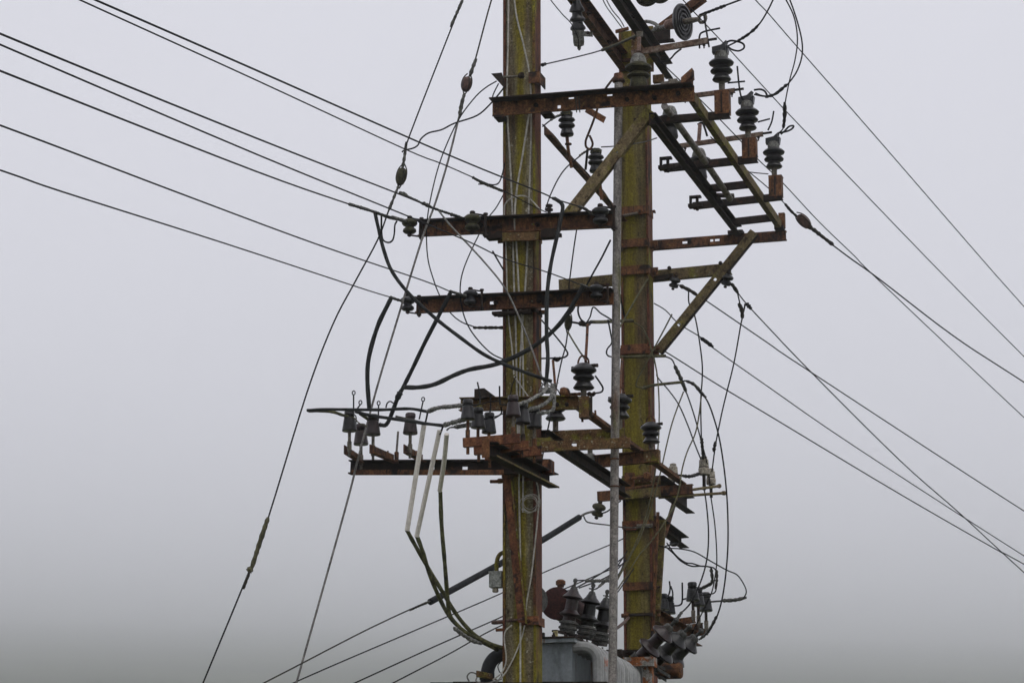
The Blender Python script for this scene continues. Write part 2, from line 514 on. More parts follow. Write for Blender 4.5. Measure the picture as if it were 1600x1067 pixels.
def wrapped(pts, r, amp=.35, per=1.0):
    """resampled path with an uneven, lumpy radius"""
    L_ = [0]
    for i in range(1, len(pts)): L_.append(L_[-1] + (pts[i] - pts[i - 1]).length)
    n = max(6, int(L_[-1] / (r * 1.3)))
    o, rs = [], []
    j = 0
    for k in range(n + 1):
        s_ = L_[-1] * k / n
        while j < len(pts) - 2 and L_[j + 1] < s_: j += 1
        f = (s_ - L_[j]) / max(1e-9, L_[j + 1] - L_[j])
        o.append(pts[j].lerp(pts[j + 1], f))
        rs.append(r * (1 + amp * (0.5 * math.sin(k * 2.4 * per) + random.uniform(-.5, .5))))
    rs[0] *= .6
    rs[-1] *= .6
    return o, rs


def wire(name, label, pts, px=2.0, m='wire', cat='wire', group=None, wraps=(), n=5, sides=6):
    """px: thickness in pixels at the depth of the middle; wraps: (part name, [points], px, material)"""
    path = trace(pts, n)
    bs = [p[2] for p in pts if len(p) > 2]
    k = ppm(sum(bs) / len(bs))
    rad = px * k / 2
    if m.startswith('cable'):                  # sheathing is never quite even
        ph = random.uniform(0, 6)
        rad = [rad * (1 + .05 * math.sin(i * 1.3 + ph) + random.uniform(-.04, .04)) for i in range(len(path))]
    o = MB().tube(path, rad, sides).build(name, m, None, label=label, category=cat, group=group)
    for (pn, wp, wpx, wm) in wraps:
        q, rs = wrapped(trace(wp, n), wpx * k / 2)
        MB().tube(q, rs, 8).build(pn, wm, o)
    return o
# ================================================================== the setting
def grid_mesh(name, x0, x1, y0, y1, nx, ny, fn, material, **tags):
    vs_, fs_ = [], []
    for j in range(ny + 1):
        for i in range(nx + 1):
            x, y = x0 + (x1 - x0) * i / nx, y0 + (y1 - y0) * j / ny
            vs_.append((x, y, fn(x, y)))
    for j in range(ny):
        for i in range(nx):
            a = j * (nx + 1) + i
            fs_.append((a, a + 1, a + nx + 2, a + nx + 1))
    me = bpy.data.meshes.new(name)
    me.from_pydata(vs_, [], fs_)
    me.shade_smooth()
    me.materials.append(M[material])
    o = bpy.data.objects.new(name, me)
    col.objects.link(o)
    for k, v in tags.items(): o[k] = v
    return o


HILL_Y0 = 170.0


def hill_z(x, y):
    """a long even slope that climbs away into the fog"""
    e = 7.85 - 1500 / y + .08 * math.sin(x / (.16 * y + 60) + 1.0) - .26 * max(-1.4, min(1.4, x / (.17 * y)))
    return 1.7 + y * math.tan(R(e)) - 0.4


grid_mesh('ground', -3900, 3900, -2900, 4400, 40, 40, lambda x, y: 0.0, 'grass', kind='structure')
grid_mesh('hillside', -2300, 2300, HILL_Y0, 3600, 90, 120, hill_z, 'hill', kind='structure')

# ================================================================== the two poles
PW, PD = .162, .116                            # concrete width along A and depth along B


def pole(name, label, foot, top, core_mat):
    root = thing(name, label, 'utility pole', foot)
    # concrete infill with a slightly bowed front and back, cast between two steel flanges
    bow = lambda u: PD / 2 - .006 + .012 * (1 - u * u)
    us = [-1 + k / 3 for k in range(7)]
    prof = [(u * PW / 2, -bow(u)) for u in us] + [(-u * PW / 2, bow(u)) for u in us]
    mb = MB()
    n = 40
    base = foot.copy()
    for i in range(n):
        p0 = base + Z * (top * i / n)
        p1 = base + Z * (top * (i + 1) / n)
        m_ = len(prof)
        vs_ = [p0 + A * a + B * b for a, b in prof] + [p1 + A * a + B * b for a, b in prof]
        mb.add(vs_, [(k, (k + 1) % m_, m_ + (k + 1) % m_, m_ + k) for k in range(m_)] + ([tuple(range(m_, 2 * m_))] if i == n - 1 else []))
    mb.build('concrete_core', core_mat, root)
    for s in (-1, 1):
        c = base + A * (s * (PW / 2 + .007))
        MB().prism(c, c + Z * (top + .01), [(-.007, -.067), (.007, -.067), (.007, .067), (-.007, .067)], A, B).build('steel_flange', 'flange', root)
    return root


TOPZ = at(1000, 52, SEP).z
near_pole = pole('utility_pole', 'near concrete-filled steel pole with grey lichen, in front on the left', N0, TOPZ, 'concrete_near')
far_pole = pole('utility_pole', 'far moss-covered concrete and steel pole, right of the thin grey pipe', F0, TOPZ, 'concrete_far')


def zy(foot, y, b):                            # height at which the pole axis is seen at row y
    p = at(proj(foot + Z * 5)[0], y, b)
    return p.z


def clamp(root, foot, y, hpx, m='rust', b=0.0, ears=True, front=True):
    """steel band round a pole, seen at row y"""
    z = zy(foot, y, b)
    h = hpx * ppm(b)
    c = foot + Z * z
    a, d, t = PW / 2 + .018, .074, .006
    mb = MB()
    n = 8
    pts = []
    if front:
        for k in range(n + 1):
            u = -1 + 2 * k / n
            pts.append((u * a, -(d + .010 * (1 - u * u))))
    else:
        pts = [(-a, -d), (a, -d)]
    pts += [(a, d), (-a, d)]
    m_ = len(pts)
    inn = [(x * (1 - t / a), y_ * (1 - t / d)) for x, y_ in pts]
    vs_ = []
    for dz in (-h / 2, h / 2):
        vs_ += [c + A * x + B * y_ + Z * dz for x, y_ in pts]
        vs_ += [c + A * x + B * y_ + Z * dz for x, y_ in inn]
    fs_ = []
    for k in range(m_):
        k2 = (k + 1) % m_
        fs_ += [(k, k2, 2 * m_ + k2, 2 * m_ + k), (m_ + k2, m_ + k, 3 * m_ + k, 3 * m_ + k2), (k2, k, m_ + k, m_ + k2), (2 * m_ + k, 2 * m_ + k2, 3 * m_ + k2, 3 * m_ + k)]
    mb.add(vs_, fs_)
    if ears:
        for s in (-1, 1):
            mb.box(c + A * s * (a + .022) + B * .0, A * .022, B * .006, Z * h * .46)
    o = mb.build('clamp_band', m, root)
    q = MB()
    for s in ((-1, 1) if ears else (1,)):
        q.bolt(c + A * s * (a + .024) - B * .006, -B, .011, .012, .03)
    q.build('clamp_bolt', 'rust', o)
    return o


for y, h, m, e in ((371, 15, 'mossy_rust', 1), (490, 7, 'dark_steel', 1), (744, 10, 'mossy_rust', 0)):
    clamp(near_pole, N0, y, h, m, 0, bool(e))
for y, h, m, e in ((333, 13, 'rust', 0), (384, 13, 'rust', 1), (426, 14, 'rust', 1), (549, 15, 'rust_bright', 1), (752, 13, 'mossy_rust', 1), (822, 12, 'rust', 0), (918, 12, 'rust', 0), (962, 4, 'dark_steel', 0)):
    clamp(far_pole, F0, y, h, m, SEP, bool(e))

_c = at(843, 127, 0)
MB().prism(_c - Z * .034, _c + Z * .034, [(-.045, -.076), (.020, -.076), (.020, .06), (.014, .06), (.014, -.070), (-.045, -.070)], A, B).build('half_band', 'rust', near_pole)
_c = at(832, 972, 0)
MB().prism(_c - Z * .024, _c + Z * .024, [(-.050, -.078), (.054, -.078), (.054, .06), (.048, .06), (.048, -.072), (-.050, -.072)], A, B).build('half_band', 'rust_bright', near_pole)
MB().bolt(at(826, 970, -.085), -B, .012, .012).build('band_bolt', 'rust', near_pole)

# ================================================================== crossarms
def arm(name, label, x0, y0, x1, y1, b, hpx, m='rust', opn=None, fl=.045, fl2=None, holes=(), bolts=(), cat='crossarm', group=None, split=False):
    k = ppm(b)
    h = hpx * k
    p0, p1 = at(x0, y0, b), at(x1, y1, b)
    root = thing(name, label, cat, (p0 + p1) / 2 - Z * h / 2, group)
    hl = []
    for hq in holes:
        x, wpx, hp = hq[:3]
        dy = hq[3] if len(hq) > 3 else 0
        yy = y0 + (y1 - y0) * (x - x0) / (x1 - x0)
        hl.append(((at(x, yy, b) - p0).length, -dy * k, wpx * k, hp * k))
    if split:                                  # rusty web; upper flange colour includes overhang shade as well as dark paint
        MB().channel(p0, p1, h, fl, .007, opn or -B, holes=hl, fl2=fl2, web_only=True).build('web', m, root)
        for sg in (1, -1):
            MB().channel(p0, p1, h, fl, .007, opn or -B, fl2=fl2, flange=sg).build('flange', 'dark_steel' if sg > 0 else m, root)
    else:
        MB().channel(p0, p1, h, fl, .007, opn or -B, holes=hl, fl2=fl2).build('channel', m, root)
    for (x, dy) in bolts:
        yy = y0 + (y1 - y0) * (x - x0) / (x1 - x0) + dy
        MB().bolt(at(x, yy, b - .008), -B, .014, .014).build('bolt', 'dark_steel', root)
    return root


top_arm = arm('crossarm', 'rusty channel crossarm bolted highest across the near pole, carrying the tilted ladder frame', 770, 171, 1085, 147, -.13, 25, 'rust_warm', fl=.085, fl2=.012, split=True, holes=((874, 5.5, 5.5, 5), (893, 9, 3, -8), (953, 9, 3, -8)), bolts=((838, -1), (980, 1), (1023, 2), (1060, -2)))
q = MB()
for dx in (0, 5):
    q.tube([at(899 + dx, 151, -.19), at(900 + dx, 160, -.19), at(901 + dx, 176, -.19)], .0035, 6)
q.build('tie_wire', 'wire_brown', top_arm)
for (x, y) in ((783, 185.5), (856, 180)):
    MB().box(at(x, y, -.1), A * .03, B * .05, Z * .007).build('packing_plate', 'dark_steel', top_arm)
q = MB()
q.prism(at(1066, 137, -.13), at(1083, 122, -.12), [(-.04, 0), (.04, 0), (.03, .05), (-.03, .05)], B, Z)
q.box(at(1077, 130, -.13), A * .022, B * .006, Z * .055)
q.build('end_plate', 'rust', top_arm)
for (x, y) in ((1052, 130), (1040, 134)):
    MB().box(at(x, y, -.1), A * .025, B * .02, Z * .018).bolt(at(x + 6, y, -.12), A, .012, .02).build('terminal_block', 'pin', top_arm)

upper_arm = arm('crossarm', 'rusty channel crossarm on the near pole, upper of the pair holding the black service lines', 655, 359, 959, 345, -.10, 25, 'rust', fl=.065, fl2=.03, split=True, bolts=((782, 0), (840, 1), (752, -2)), holes=((833, 6, 3.5, 0),))
MB().plank(at(785, 371, -.13), at(842, 369, -.13), Z * .05, B * .012).build('lichened_plate', 'mossy_rust', upper_arm)
for (x, y, a_, b_, c_) in ((774, 369, .045, .03, .020), (858, 366, .04, .03, .026), (873, 368, .016, .012, .01)):
    MB().box(at(x, y, -.12), A * a_, B * b_, Z * c_).build('bracket', 'dark_steel', upper_arm)
lower_arm = arm('crossarm', 'rusty channel crossarm on the near pole, lower of the pair holding the black service lines', 651, 479, 959, 465, -.10, 24, 'rust', fl=.065, fl2=.03, split=True, bolts=((775, 0), (842, 0)), holes=((769, 7, 5, 0), (833, 6, 3.5, 0)))
q = MB()
q.box(at(800, 489, -.1), A * .11, B * .03, Z * .008)
q.build('packing_plate', 'dark_steel', lower_arm)

low_arm = arm('crossarm', 'dark channel crossarm low on the near pole with small bell insulators on its left end', 548, 731, 862, 730, -.10, 22, m='dark_steel', holes=((727, 9, 5, 1), (676, 7, 4.5, 1)), bolts=((800, 0), (836, 0)))
MB().plank(at(549, 738, -.148), at(787, 738, -.148), Z * .03, B * .006).build('lower_flange_face', 'rust', low_arm)
MB().box(at(857, 730, -.12), A * .025, B * .035, Z * .036).build('end_block', 'rust_bright', low_arm)
q = MB()
q.tube([at(766, 752, -.02), at(775, 752, -.02), at(845, 747, -.09)], .010, 8)
q.lathe([(.012, 0), (.015, .012), (.015, .028), (.008, .034)], at(786, 751, -.02), -A, 8)
q.build('through_bolt', 'rust', low_arm)

mid_arm = arm('crossarm', 'dark angle crossarm behind the row of small bells, jutting left past the near pole', 720, 633, 904, 630, -.12, 21, m='mossy_rust', fl=.04)
MB().prism(at(741, 623, -.16), at(741, 623, -.16) + B * .07, [(0, 0), (0, .056), (.058, .058), (.125, .004)], A, Z).build('stub_bracket', 'dark_steel', mid_arm)
MB().box(at(914, 637, -.12), A * .028, B * .03, Z * .060).build('end_box', 'mossy_rust', mid_arm)
MB().tube([at(910, 652, -.12), at(910, 659, -.12)], .007, 6).build('bolt', 'rust', mid_arm)
MB().plank(at(924, 618, -.13), at(924, 652, -.13), A * .008, B * .02).build('strap', 'dark_steel', mid_arm)
MB().lathe([(.030, -.02), (.034, 0), (.026, .022), (.012, .03)], at(882, 614, -.12), A, 10).build('clamp_nut', 'rust', mid_arm)
for xx in (871, 886):
    MB().bolt(at(xx, 632, -.13), -B, .012, .014).build('bolt', 'dark_steel', mid_arm)
MB().tube([at(930, 641, .1), at(931, 655, .1)], .006, 6).build('bolt', 'rust', mid_arm)

q_arm = arm('crossarm', 'mossy flat crossarm with one round-ended slot, passing in front of the thin grey pipe', 845, 697, 984, 691, -.16, 15.5, m='mossy_rust', fl=.03, opn=B, holes=((897, 8, 4.5, 0),))
MB().box(at(852, 695, -.10), A * .04, B * .05, Z * .032).build('clamp_plate', 'mossy_steel', q_arm)
p_arm = arm('crossarm', 'mossy crossarm just behind the slotted one, carrying a pin insulator at each end', 857, 682, 975, 677, .75, 18, m='mossy_rust', fl=.03, opn=B)
x_arm = arm('crossarm', 'dark rusty crossarm crossing the far pole below the slotted arm', 930, 722, 1029, 713, 1.5, 19, m='rust', fl=.04)
MB().box(at(921, 719, 1.48), A * .030, B * .03, Z * .038).build('end_box', 'cap_grey', x_arm)
MB().tube([at(922, 712, 1.48), at(922, 700, 1.48)], .016, 8).build('pin', 'pin', x_arm)
MB().tube([at(922, 727, 1.48), at(923, 742, 1.48)], .010, 8).build('bolt', 'pin', x_arm)

far_arm = arm('crossarm', 'slotted rusty crossarm reaching right from the far pole under the ladder frame', 975, 386, 1228, 367, SEP + .09, 15, m='rust', fl=.04, opn=B, holes=((1070, 8, 4, 0), (1112, 5, 4, 0), (1120.5, 7.5, 4, 0)))
for (x, y, b_, a_) in ((1150, 364, SEP + .09, .05), (1218, 357, SEP + .05, .03)):
    MB().box(at(x, y, b_), A * a_, B * .035, Z * .011).build('packing_plate', 'dark_steel', far_arm)
spur_arm = arm('crossarm', 'mossy crossarm on the far pole reaching both left and right, below the slotted arm', 873, 445, 1142, 419, SEP + .09, 17, m='mossy_steel', fl=.045, opn=B, bolts=((1046, -9), (1126, -9)))
MB().plank(at(1023, 436, SEP + .06), at(1052, 431, SEP + .06), Z * .03, B * .03).build('packing_plate', 'dark_steel', spur_arm)

strut = thing('brace', 'long dark diagonal strut with two round holes propping the slotted arm on the right', 'brace', at(1030, 547, SEP))
p0, p1 = at(1027, 549, SEP - .06), at(1178, 362, SEP + .06)
d = (p1 - p0)
nu = d.normalized()
wv = B.cross(nu).normalized()
Ls = d.length
ln = lambda x, y: (at(x, y, SEP) - p0).dot(nu)
MB().plate(p0, nu, wv, Ls, .058, .008, B, [(ln(1061, 509), 0, .019, .019), (ln(1120, 438), 0, .019, .019)]).build('flat_bar', 'mossy_steel', strut)
MB().plank(p0 + wv * .029 + B * .022, p1 + wv * .029 + B * .022, B * .040, wv * .007).build('rib', 'dark_steel', strut)
MB().bolt(at(1028, 544, SEP - .07), -B, .017, .016).build('bolt', 'rust', strut)

x_brace = thing('brace', 'mossy flat diagonal brace from the highest crossarm down to the upper service arm', 'brace', at(860, 385, -.09))
p0, p1 = at(1016, 172, -.085), at(884, 340, -.085)
nu = (p1 - p0).normalized()
wv = B.cross(nu).normalized()
MB().plate(p0, nu, wv, (p1 - p0).length, .064, .008, B, [((at(961, 236, -.085) - p0).dot(nu), .0, .014, .014)]).build('flat_bar', 'tan_steel', x_brace)
MB().plank(p0 - wv * .028 + B * .022, p1 - wv * .028 + B * .022, B * .04, wv * .006).build('rib', 'tan_steel', x_brace)
MB().plank(at(888, 335, -.08), at(864, 366, -.08), wv * .05, B * .008).build('lower_leg', 'rust', x_brace)

tie_bar = thing('brace', 'dark rusty bar between the two poles, crossing behind the mossy diagonal brace', 'brace', at(972, 345, SEP - .1))
p0, p1 = at(850, 203, .07), at(971, 340, SEP - .1)
MB().angle(p0 - Z * .03, p1 - Z * .03, A * .04, Z * .055, .006).build('angle_bar', 'rust', tie_bar)
MB().tube([at(971, 338, SEP - .1), at(1002, 332, SEP - .1)], .010, 8).build('rod', 'pin', tie_bar)
MB().bolt(at(1001, 332, SEP - .1), -B, .02, .02).build('nut', 'rust', tie_bar)

# ------------------------------------------------------------------ the level switch frame between the poles
frame = thing('isolator_ladder', 'level ladder-like steel frame spanning from the highest crossarm back to the far arm', 'steel frame', at(1120, 360, 1.4))
RL = (at(1014, 186, -.10), at(1150, 362, SEP + .06))
RR = (at(1086, 152, -.08), at(1222, 352, SEP + .06))
MB().channel(RL[0], RL[1], .07, .04, .007, A).build('rail', 'dark_steel', frame)
MB().channel(RR[0], RR[1], .055, .035, .006, -A).build('rail', 'mossy_steel', frame)
MB().box(RR[1] + Z * .03, A * .02, B * .02, Z * .05).build('end_plate', 'rust', frame)
rungs = {}
for key, y, x0, y0, x1, y1, hp in (('a', 182, 990, 190, 1140, 178, 11), ('b', 250, 1036, 262, 1183, 247, 11), ('c', 309, 1082, 321, 1222, 306, 10)):
    pr = on_line(*RR, y)
    bb = b_of(pr)
    rungs[key] = bb
    MB().channel(at(x0, y0, bb), at(x1, y1, bb), hp * ppm(bb), .04, .006, B).build('rung', 'dark_steel', frame)
for y, x0, y0, x1, y1 in ((287, 1099, 296, 1172, 288), (338, 1138, 348, 1209, 340)):
    bb = b_of(on_line(*RR, y))
    MB().plank(at(x0, y0, bb), at(x1, y1, bb), Z * .045, B * .03).build('rung', 'dark_steel', frame)
for (key, x, y, w_, h_) in (('a', 1127.5, 160, 23, 37), ('b', 1170, 232, 22, 31), ('c', 1211, 291, 20, 32)):
    bb = rungs[key]
    k = ppm(bb)
    q = MB()
    c = at(x, y, bb)
    hw, hh = w_ * k / 2, h_ * k / 2
    q.box(c, A * hw, B * .004, Z * hh)
    q.box(c + A * (hw - .003) + B * .034, A * .003, B * .03, Z * hh * .98)
    q.box(c - A * (hw - .003) + B * .034, A * .003, B * .03, Z * hh * .98)
    q.box(c + B * .034 + Z * (hh + .004), A * hw * 1.05, B * .036, Z * .0035)
    q.build('insulator_bracket', 'rust', frame)
    MB().plank(c + Z * hh * .9 - B * .008, c - Z * hh * .9 - B * .008, A * .008, B * .01).build('bracket_seam', 'dark_steel', frame)
for (key, x, y) in (('b', 1041, 255), ('c', 1087, 315)):
    bb = rungs[key]
    c = at(x, y, bb)
    k = ppm(bb)
    q = MB()
    q.box(c + Z * .030, A * .035, B * .02, Z * .006).box(c - A * .033, A * .005, B * .02, Z * .036).box(c - Z * .03, A * .045, B * .03, Z * .010)
    q.tube([c + A * .01 + Z * .04, c + A * .01 - Z * .06], .010, 8)
    q.build('end_shackle', 'dark_steel', frame)

shaft = thing('operating_shaft', 'long grey round shaft lying along the underside of the ladder frame', 'shaft', at(1090, 240, 1.0))
MB().tube([at(1038, 166, .15), at(1062, 198, .55), at(1108, 262, 1.35), at(1141, 311, 2.0)], .020, 10).build('tube', 'galv', shaft)
MB().prism(at(1120, 305, 1.9), at(1146, 306, 2.05), [(-.02, 0), (.02, -.012), (.04, .0), (.02, .02)], B, Z).build('crank', 'dark_steel', shaft)

# ------------------------------------------------------------------ top of the poles
for (lab, x0, y0, b0, x1, y1, b1, opn, h) in (
        ('rusty channel beam at the top, left of the two running from pole to pole', 832, -88, -.05, 971, 100, SEP - .02, A, .13),
        ('dark channel beam at the top, right of the two running from pole to pole', 900, -92, -.05, 1040, 112, SEP + .25, A, .11)):
    p0, p1 = at(x0, y0, b0), at(x1, y1, b1)
    t = thing('top_beam', lab, 'beam', (p0 + p1) / 2, 'beams joining the pole tops')
    MB().channel(p0, p1, h, .05, .008, opn).build('channel', 'rust' if 'left' in lab else 'dark_steel', t)
    for f in (.55, .8):
        c = p0.lerp(p1, f)
        MB().bolt(c + A * .012, A, .014, .014).build('bolt', 'dark_steel', t)
t = thing('brace', 'short rusty beam slanting up to the right at the very top of the far pole', 'brace', at(1040, 40, 2.3))
MB().channel(at(1018, 50, 2.85), at(1096, -8, 2.75), .075, .05, .007, -Z + A * .1, up=B).build('channel', 'rust', t)
t = thing('top_bracket', 'dark plate bracket behind the pink-brown strain insulator, top of the far pole', 'bracket', at(1034, 60, 2.6))
MB().box(at(1033, 55, 2.62), A * .062, B * .005, Z * .045).build('plate', 'dark_steel', t)
MB().box(at(1036, 65, 2.59), A * .075, B * .03, Z * .004).build('foot', 'dark_steel', t)
t_ = thing('added_darkening_plate', 'added plate darkening the front of the far pole top behind the olive switch insulator', 'plate', at(1000, 110, 2.7))
MB().box(at(1004, 78, 2.70), A * .075, B * .006, Z * .16).build('plate', 'mossy_rust', t_)  # added plate, put in front to darken the vivid pole top
MB().bolt(at(990, 60, 2.69), -B, .014, .014).build('bolt', 'dark_steel', t_)
t = thing('pole_cap_bracket', 'mossy stepped bracket on the left of the far pole top, above the highest crossarm', 'bracket', at(975, 130, 2.3))
MB().box(at(979, 128, 2.45), A * .035, B * .03, Z * .045).build('block', 'mossy_rust', t)
MB().box(at(985, 139, 2.42), A * .08, B * .04, Z * .006).build('shelf', 'dark_steel', t)
MB().box(at(1029, 124, 2.5), A * .035, B * .02, Z * .026).build('side_block', 'mossy_rust', t)
MB().plank(at(962, 50, 2.68), at(982, 45, 2.68), Z * .02, B * .02).build('tie_plate', 'rust', t)
MB().plank(at(972, 95, 2.70), at(1000, 93, 2.70), Z * .02, B * .02).build('tie_plate', 'rust', t)

# ------------------------------------------------------------------ lower steelwork between the poles
t = thing('brace', 'rusty flat bar slanting down right from the mossy end box to the far pole', 'brace', at(980, 700, 1.5))
p0, p1 = at(899, 640, -.06), at(1061, 757, SEP + .12)
MB().angle(p0, p1, A * .05, Z * .055, .007).build('angle_bar', 'rust', t)
t = thing('brace', 'black channel slanting down right from the near pole to the grey pipe', 'brace', at(905, 720, 1.0))
p0, p1 = at(846, 682, .05), at(975, 768, 1.9)
MB().channel(p0, p1, .075, .045, .007, A).build('channel', 'dark_steel', t)
r_arm = arm('crossarm', 'rusty crossarm low on the far pole with the green insulator under its left end', 933, 775, 1082, 763, SEP - .10, 15, m='rust', fl=.04, opn=B)
MB().plank(at(978, 773, SEP - .14), at(1032, 768, SEP - .14), Z * .06, B * .02).build('clamp_plate', 'mossy_steel', r_arm)
q = MB()
q.box(at(984, 752, SEP - .1), A * .03, B * .02, Z * .055).bolt(at(984, 748, SEP - .13), -B, .014, .02).bolt(at(991, 763, SEP - .13), -B, .012, .02)
q.tube([at(984, 748, SEP - .12), at(1012, 745, SEP - .12)], .010, 8).tube([at(994, 762, SEP - .12), at(1026, 757, SEP - .12)], .009, 8)
q.lathe([(.028, 0), (.032, .02), (.02, .04)], at(1012, 745, SEP - .1), -B, 8)
q.build('clamp_bolts', 'rust', r_arm)


def outrigger(label, x0, y0, x1, y1, b0, b1, h, opn, m='dark_steel'):
    p0, p1 = at(x0, y0, b0), at(x1, y1, b1)
    t = thing('outrigger', label, 'bracket', (p0 + p1) / 2, None)
    MB().channel(p0, p1, h, .06, .007, opn).build('channel', m, t)
    return t


n_out = outrigger('black double-edged channel jutting toward the viewer from the near pole under the bell insulators', 759, 702, 857, 752, -1.22, .04, .078, A)
MB().box(at(759, 700, -1.225), A * .02, B * .004, Z * .05).build('end_plate', 'rust', n_out)
_o = A * .061 - Z * .0365
MB().plank(at(759, 702, -1.22) + _o, at(857, 752, .04) + _o, A * .004, Z * .009).build('lower_lip', 'mossy_steel', n_out)
o1 = outrigger('dark channel with an arrow-shaped end jutting from the far pole under the buff insulators', 1024, 756, 1072, 790, SEP, SEP + .95, .11, A)
o2 = outrigger('dark channel jutting from the far pole below the arrow-ended one', 1018, 815, 1063, 848, SEP, SEP + .85, .075, A)
MB().tube([at(1063, 838, SEP + .8), at(1063, 856, SEP + .8)], .008, 6).build('bolt', 'dark_steel', o2)
MB().box(at(987, 822, SEP - .08), A * .035, B * .012, Z * .026).build('clamp_plate', 'rust_bright', o2)
MB().tube([at(995, 821, SEP - .1), at(1020, 820, SEP - .09)], .010, 8).build('rod', 'pin', o2)
MB().lathe([(.014, 0), (.03, .01), (.03, .03), (.014, .04)], at(1053, 844, SEP + .6), -Z, 12).build('spool', 'porcelain_black', o2)
o3 = outrigger('rusty channel jutting from the far pole just above the tilted bushings', 1018, 963, 1084, 1000, SEP, SEP + 1.2, .085, A, 'rust')
MB().tube([at(973, 961, SEP - .09), at(1020, 960, SEP - .09)], .008, 8).build('rod', 'dark_steel', o3)
MB().lathe([(.022, 0), (.022, .03), (.014, .03), (.014, .05)], at(983, 961, SEP - .09), -A, 8).build('nut', 'rust', o3)

t = thing('prop', 'tapering mossy steel prop leaning against the right side of the far pole', 'prop', at(1030, 1000, SEP))
MB().plank(at(1034, 812, SEP + .05), at(1023, 985, SEP + .02), A * .055, B * .03).build('bar', 'mossy_steel', t)
MB().plank(at(1028, 800, SEP - .06), at(1020, 985, SEP - .06), A * .018, B * .02).build('strip', 'rust', t)
MB().plank(at(1058, 770, SEP + .7), at(1037, 840, SEP + .1), A * .03, B * .02).build('upper_link', 'rust', t)
t = thing('brace', 'rusty flat strip running slantwise down the lower face of the near pole', 'brace', at(812, 980, -.09))
MB().plank(at(792, 742, -.075), at(816, 972, -.085), A * .047, B * .010).build('flat_bar', 'rust_bright', t)
MB().plank(at(799, 745, -.078), at(823, 974, -.088), A * .008, B * .024).build('rib', 'mossy_rust', t)
t = thing('tie_bolt', 'pinkish bolt and stub sticking out left of the near pole near its rusty band', 'bolt', at(775, 975, -.03))
MB().tube([at(768, 973, -.03), at(772, 972, -.03), at(787, 971, -.03), at(806, 968, -.08), at(816, 967, -.09)], [.006, .012, .012, .006, .006], 8).build('stud', 'porcelain_red', t)
MB().tube([at(775, 984, -.02), at(790, 983, -.02)], .009, 8).build('stub', 'rust', t)

# thin vertical pipe between the poles
t = thing('vertical_pipe', 'tall thin grey steel pipe standing between the two poles', 'pipe', at(957, 1090, -.03))
pb = -.055
pt, pl = at(966.5, 125, pb), at(957, 1075, pb)
pl = pt + (pl - pt) * (pt.z / (pt.z - pl.z))
MB().tube([pt.lerp(pl, i / 12) for i in range(13)], .0235, 14).build('tube', 'galv', t)
MB().lathe([(.026, -.02), (.036, -.012), (.036, .0), (.028, .012), (.026, .035), (.01, .04)], pt, Z, 14).build('cap', 'rust', t)
for yy in (770, 728):
    MB().lathe([(.026, -.004), (.029, -.003), (.029, .003), (.026, .004)], pt.lerp(at(957, 1075, pb), (yy - 125) / 950), Z, 14).build('binding', 'rust', t)
MB().plank(at(916, 171, .3), at(945, 188, .3), Z * .034 + A * .016, B * .006).build('loose_plate', 'rust', t)

# bracket with stand-off bolt, upper left of the near pole
t = thing('standoff_bracket', 'dark angle plate on a long bolt left of the near pole above the highest crossarm', 'bracket', at(780, 135, -.1))
MB().prism(at(779, 126, -.14), at(779, 126, -.06), [(-.045, .045), (.02, .045), (.045, -.045), (.03, -.045)], A, Z).build('angle_plate', 'dark_steel', t)
MB().tube([at(784, 121, -.11), at(800, 120, -.11), at(820, 119, -.09)], .0075, 8).build('rod', 'pin', t)
MB().lathe([(.018, 0), (.02, .02), (.012, .03)], at(818, 118, -.1), -A, 8).build('nut', 'dark_steel', t)
# ================================================================== insulators (profiles in photograph pixels, scaled to metres where they stand)
def lm(prof, n=22, name='body'):
    return MB().lathe(prof, n=n).mesh(name)


ME = {}
ME['bell'] = lm([(8, -.5), (11.2, -.8), (11.9, .6), (11.6, 2.5), (10.7, 8), (9.6, 16), (8.9, 20.5), (7.2, 22), (6.8, 23.5), (7.2, 25), (8.2, 26), (8.3, 30.5), (7.0, 32.5), (3, 33)])
ME['bell_tie'] = MB().tube([Vector((7.6 * math.cos(k * .5236), 7.6 * math.sin(k * .5236), 23.4 + .5 * math.sin(k * 1.9))) for k in range(13)], .9, 6).mesh('tie_wire')
ME['bell_pin'] = lm([(2.6, -22), (2.6, -1)], 10)
ME['bell_ferrule'] = lm([(2.2, -40), (2.2, -34), (3.6, -34), (3.8, -18), (3.0, -17)], 10)
ME['post'] = lm([(6, 13), (13.5, 14.2), (15, 16), (13.5, 19.5), (9, 25.5), (12, 26.6), (17, 28), (18, 30), (16, 33), (10, 38), (14, 39.3), (19, 41), (20, 43.4), (17, 47), (11.5, 50), (10.5, 51)])
ME['post_sleeve'] = lm([(10.6, 49.5), (10.8, 61), (9.5, 62)])
ME['post_pin'] = lm([(4.8, -2), (5.0, 15)], 12)
_q = MB()
_q.prism(Vector((-13, -4, 63)), Vector((9, -4, 66)), [(-5, -4), (5, -5), (6, 5), (-4, 6)], Vector((0, 1, 0)), Z)
_q.box(Vector((-2, 0, 66)), Vector((9, 0, 1.5)), Vector((0, 7, 0)), Vector((-.5, 0, 5)))
_q.box(Vector((4, 0, 64)), Vector((8, 1, 0)), Vector((0, 6, 0)), Vector((1, 0, 6)))
_q.prism(Vector((0, -5, 68)), Vector((2, 5, 68)), [(-4, 0), (6, 0), (9, 11)], Vector((1, 0, 0)), Z)
ME['post_clamp'] = _q.mesh('clamp')
ME['cone'] = lm([(5, 16), (15, 17.5), (16.8, 19.5), (14.5, 23), (10, 30), (13, 31.6), (16.6, 34), (16.6, 36.5), (12, 41), (16, 43), (20.2, 46), (20, 49), (14, 54), (10, 57), (8, 58)])
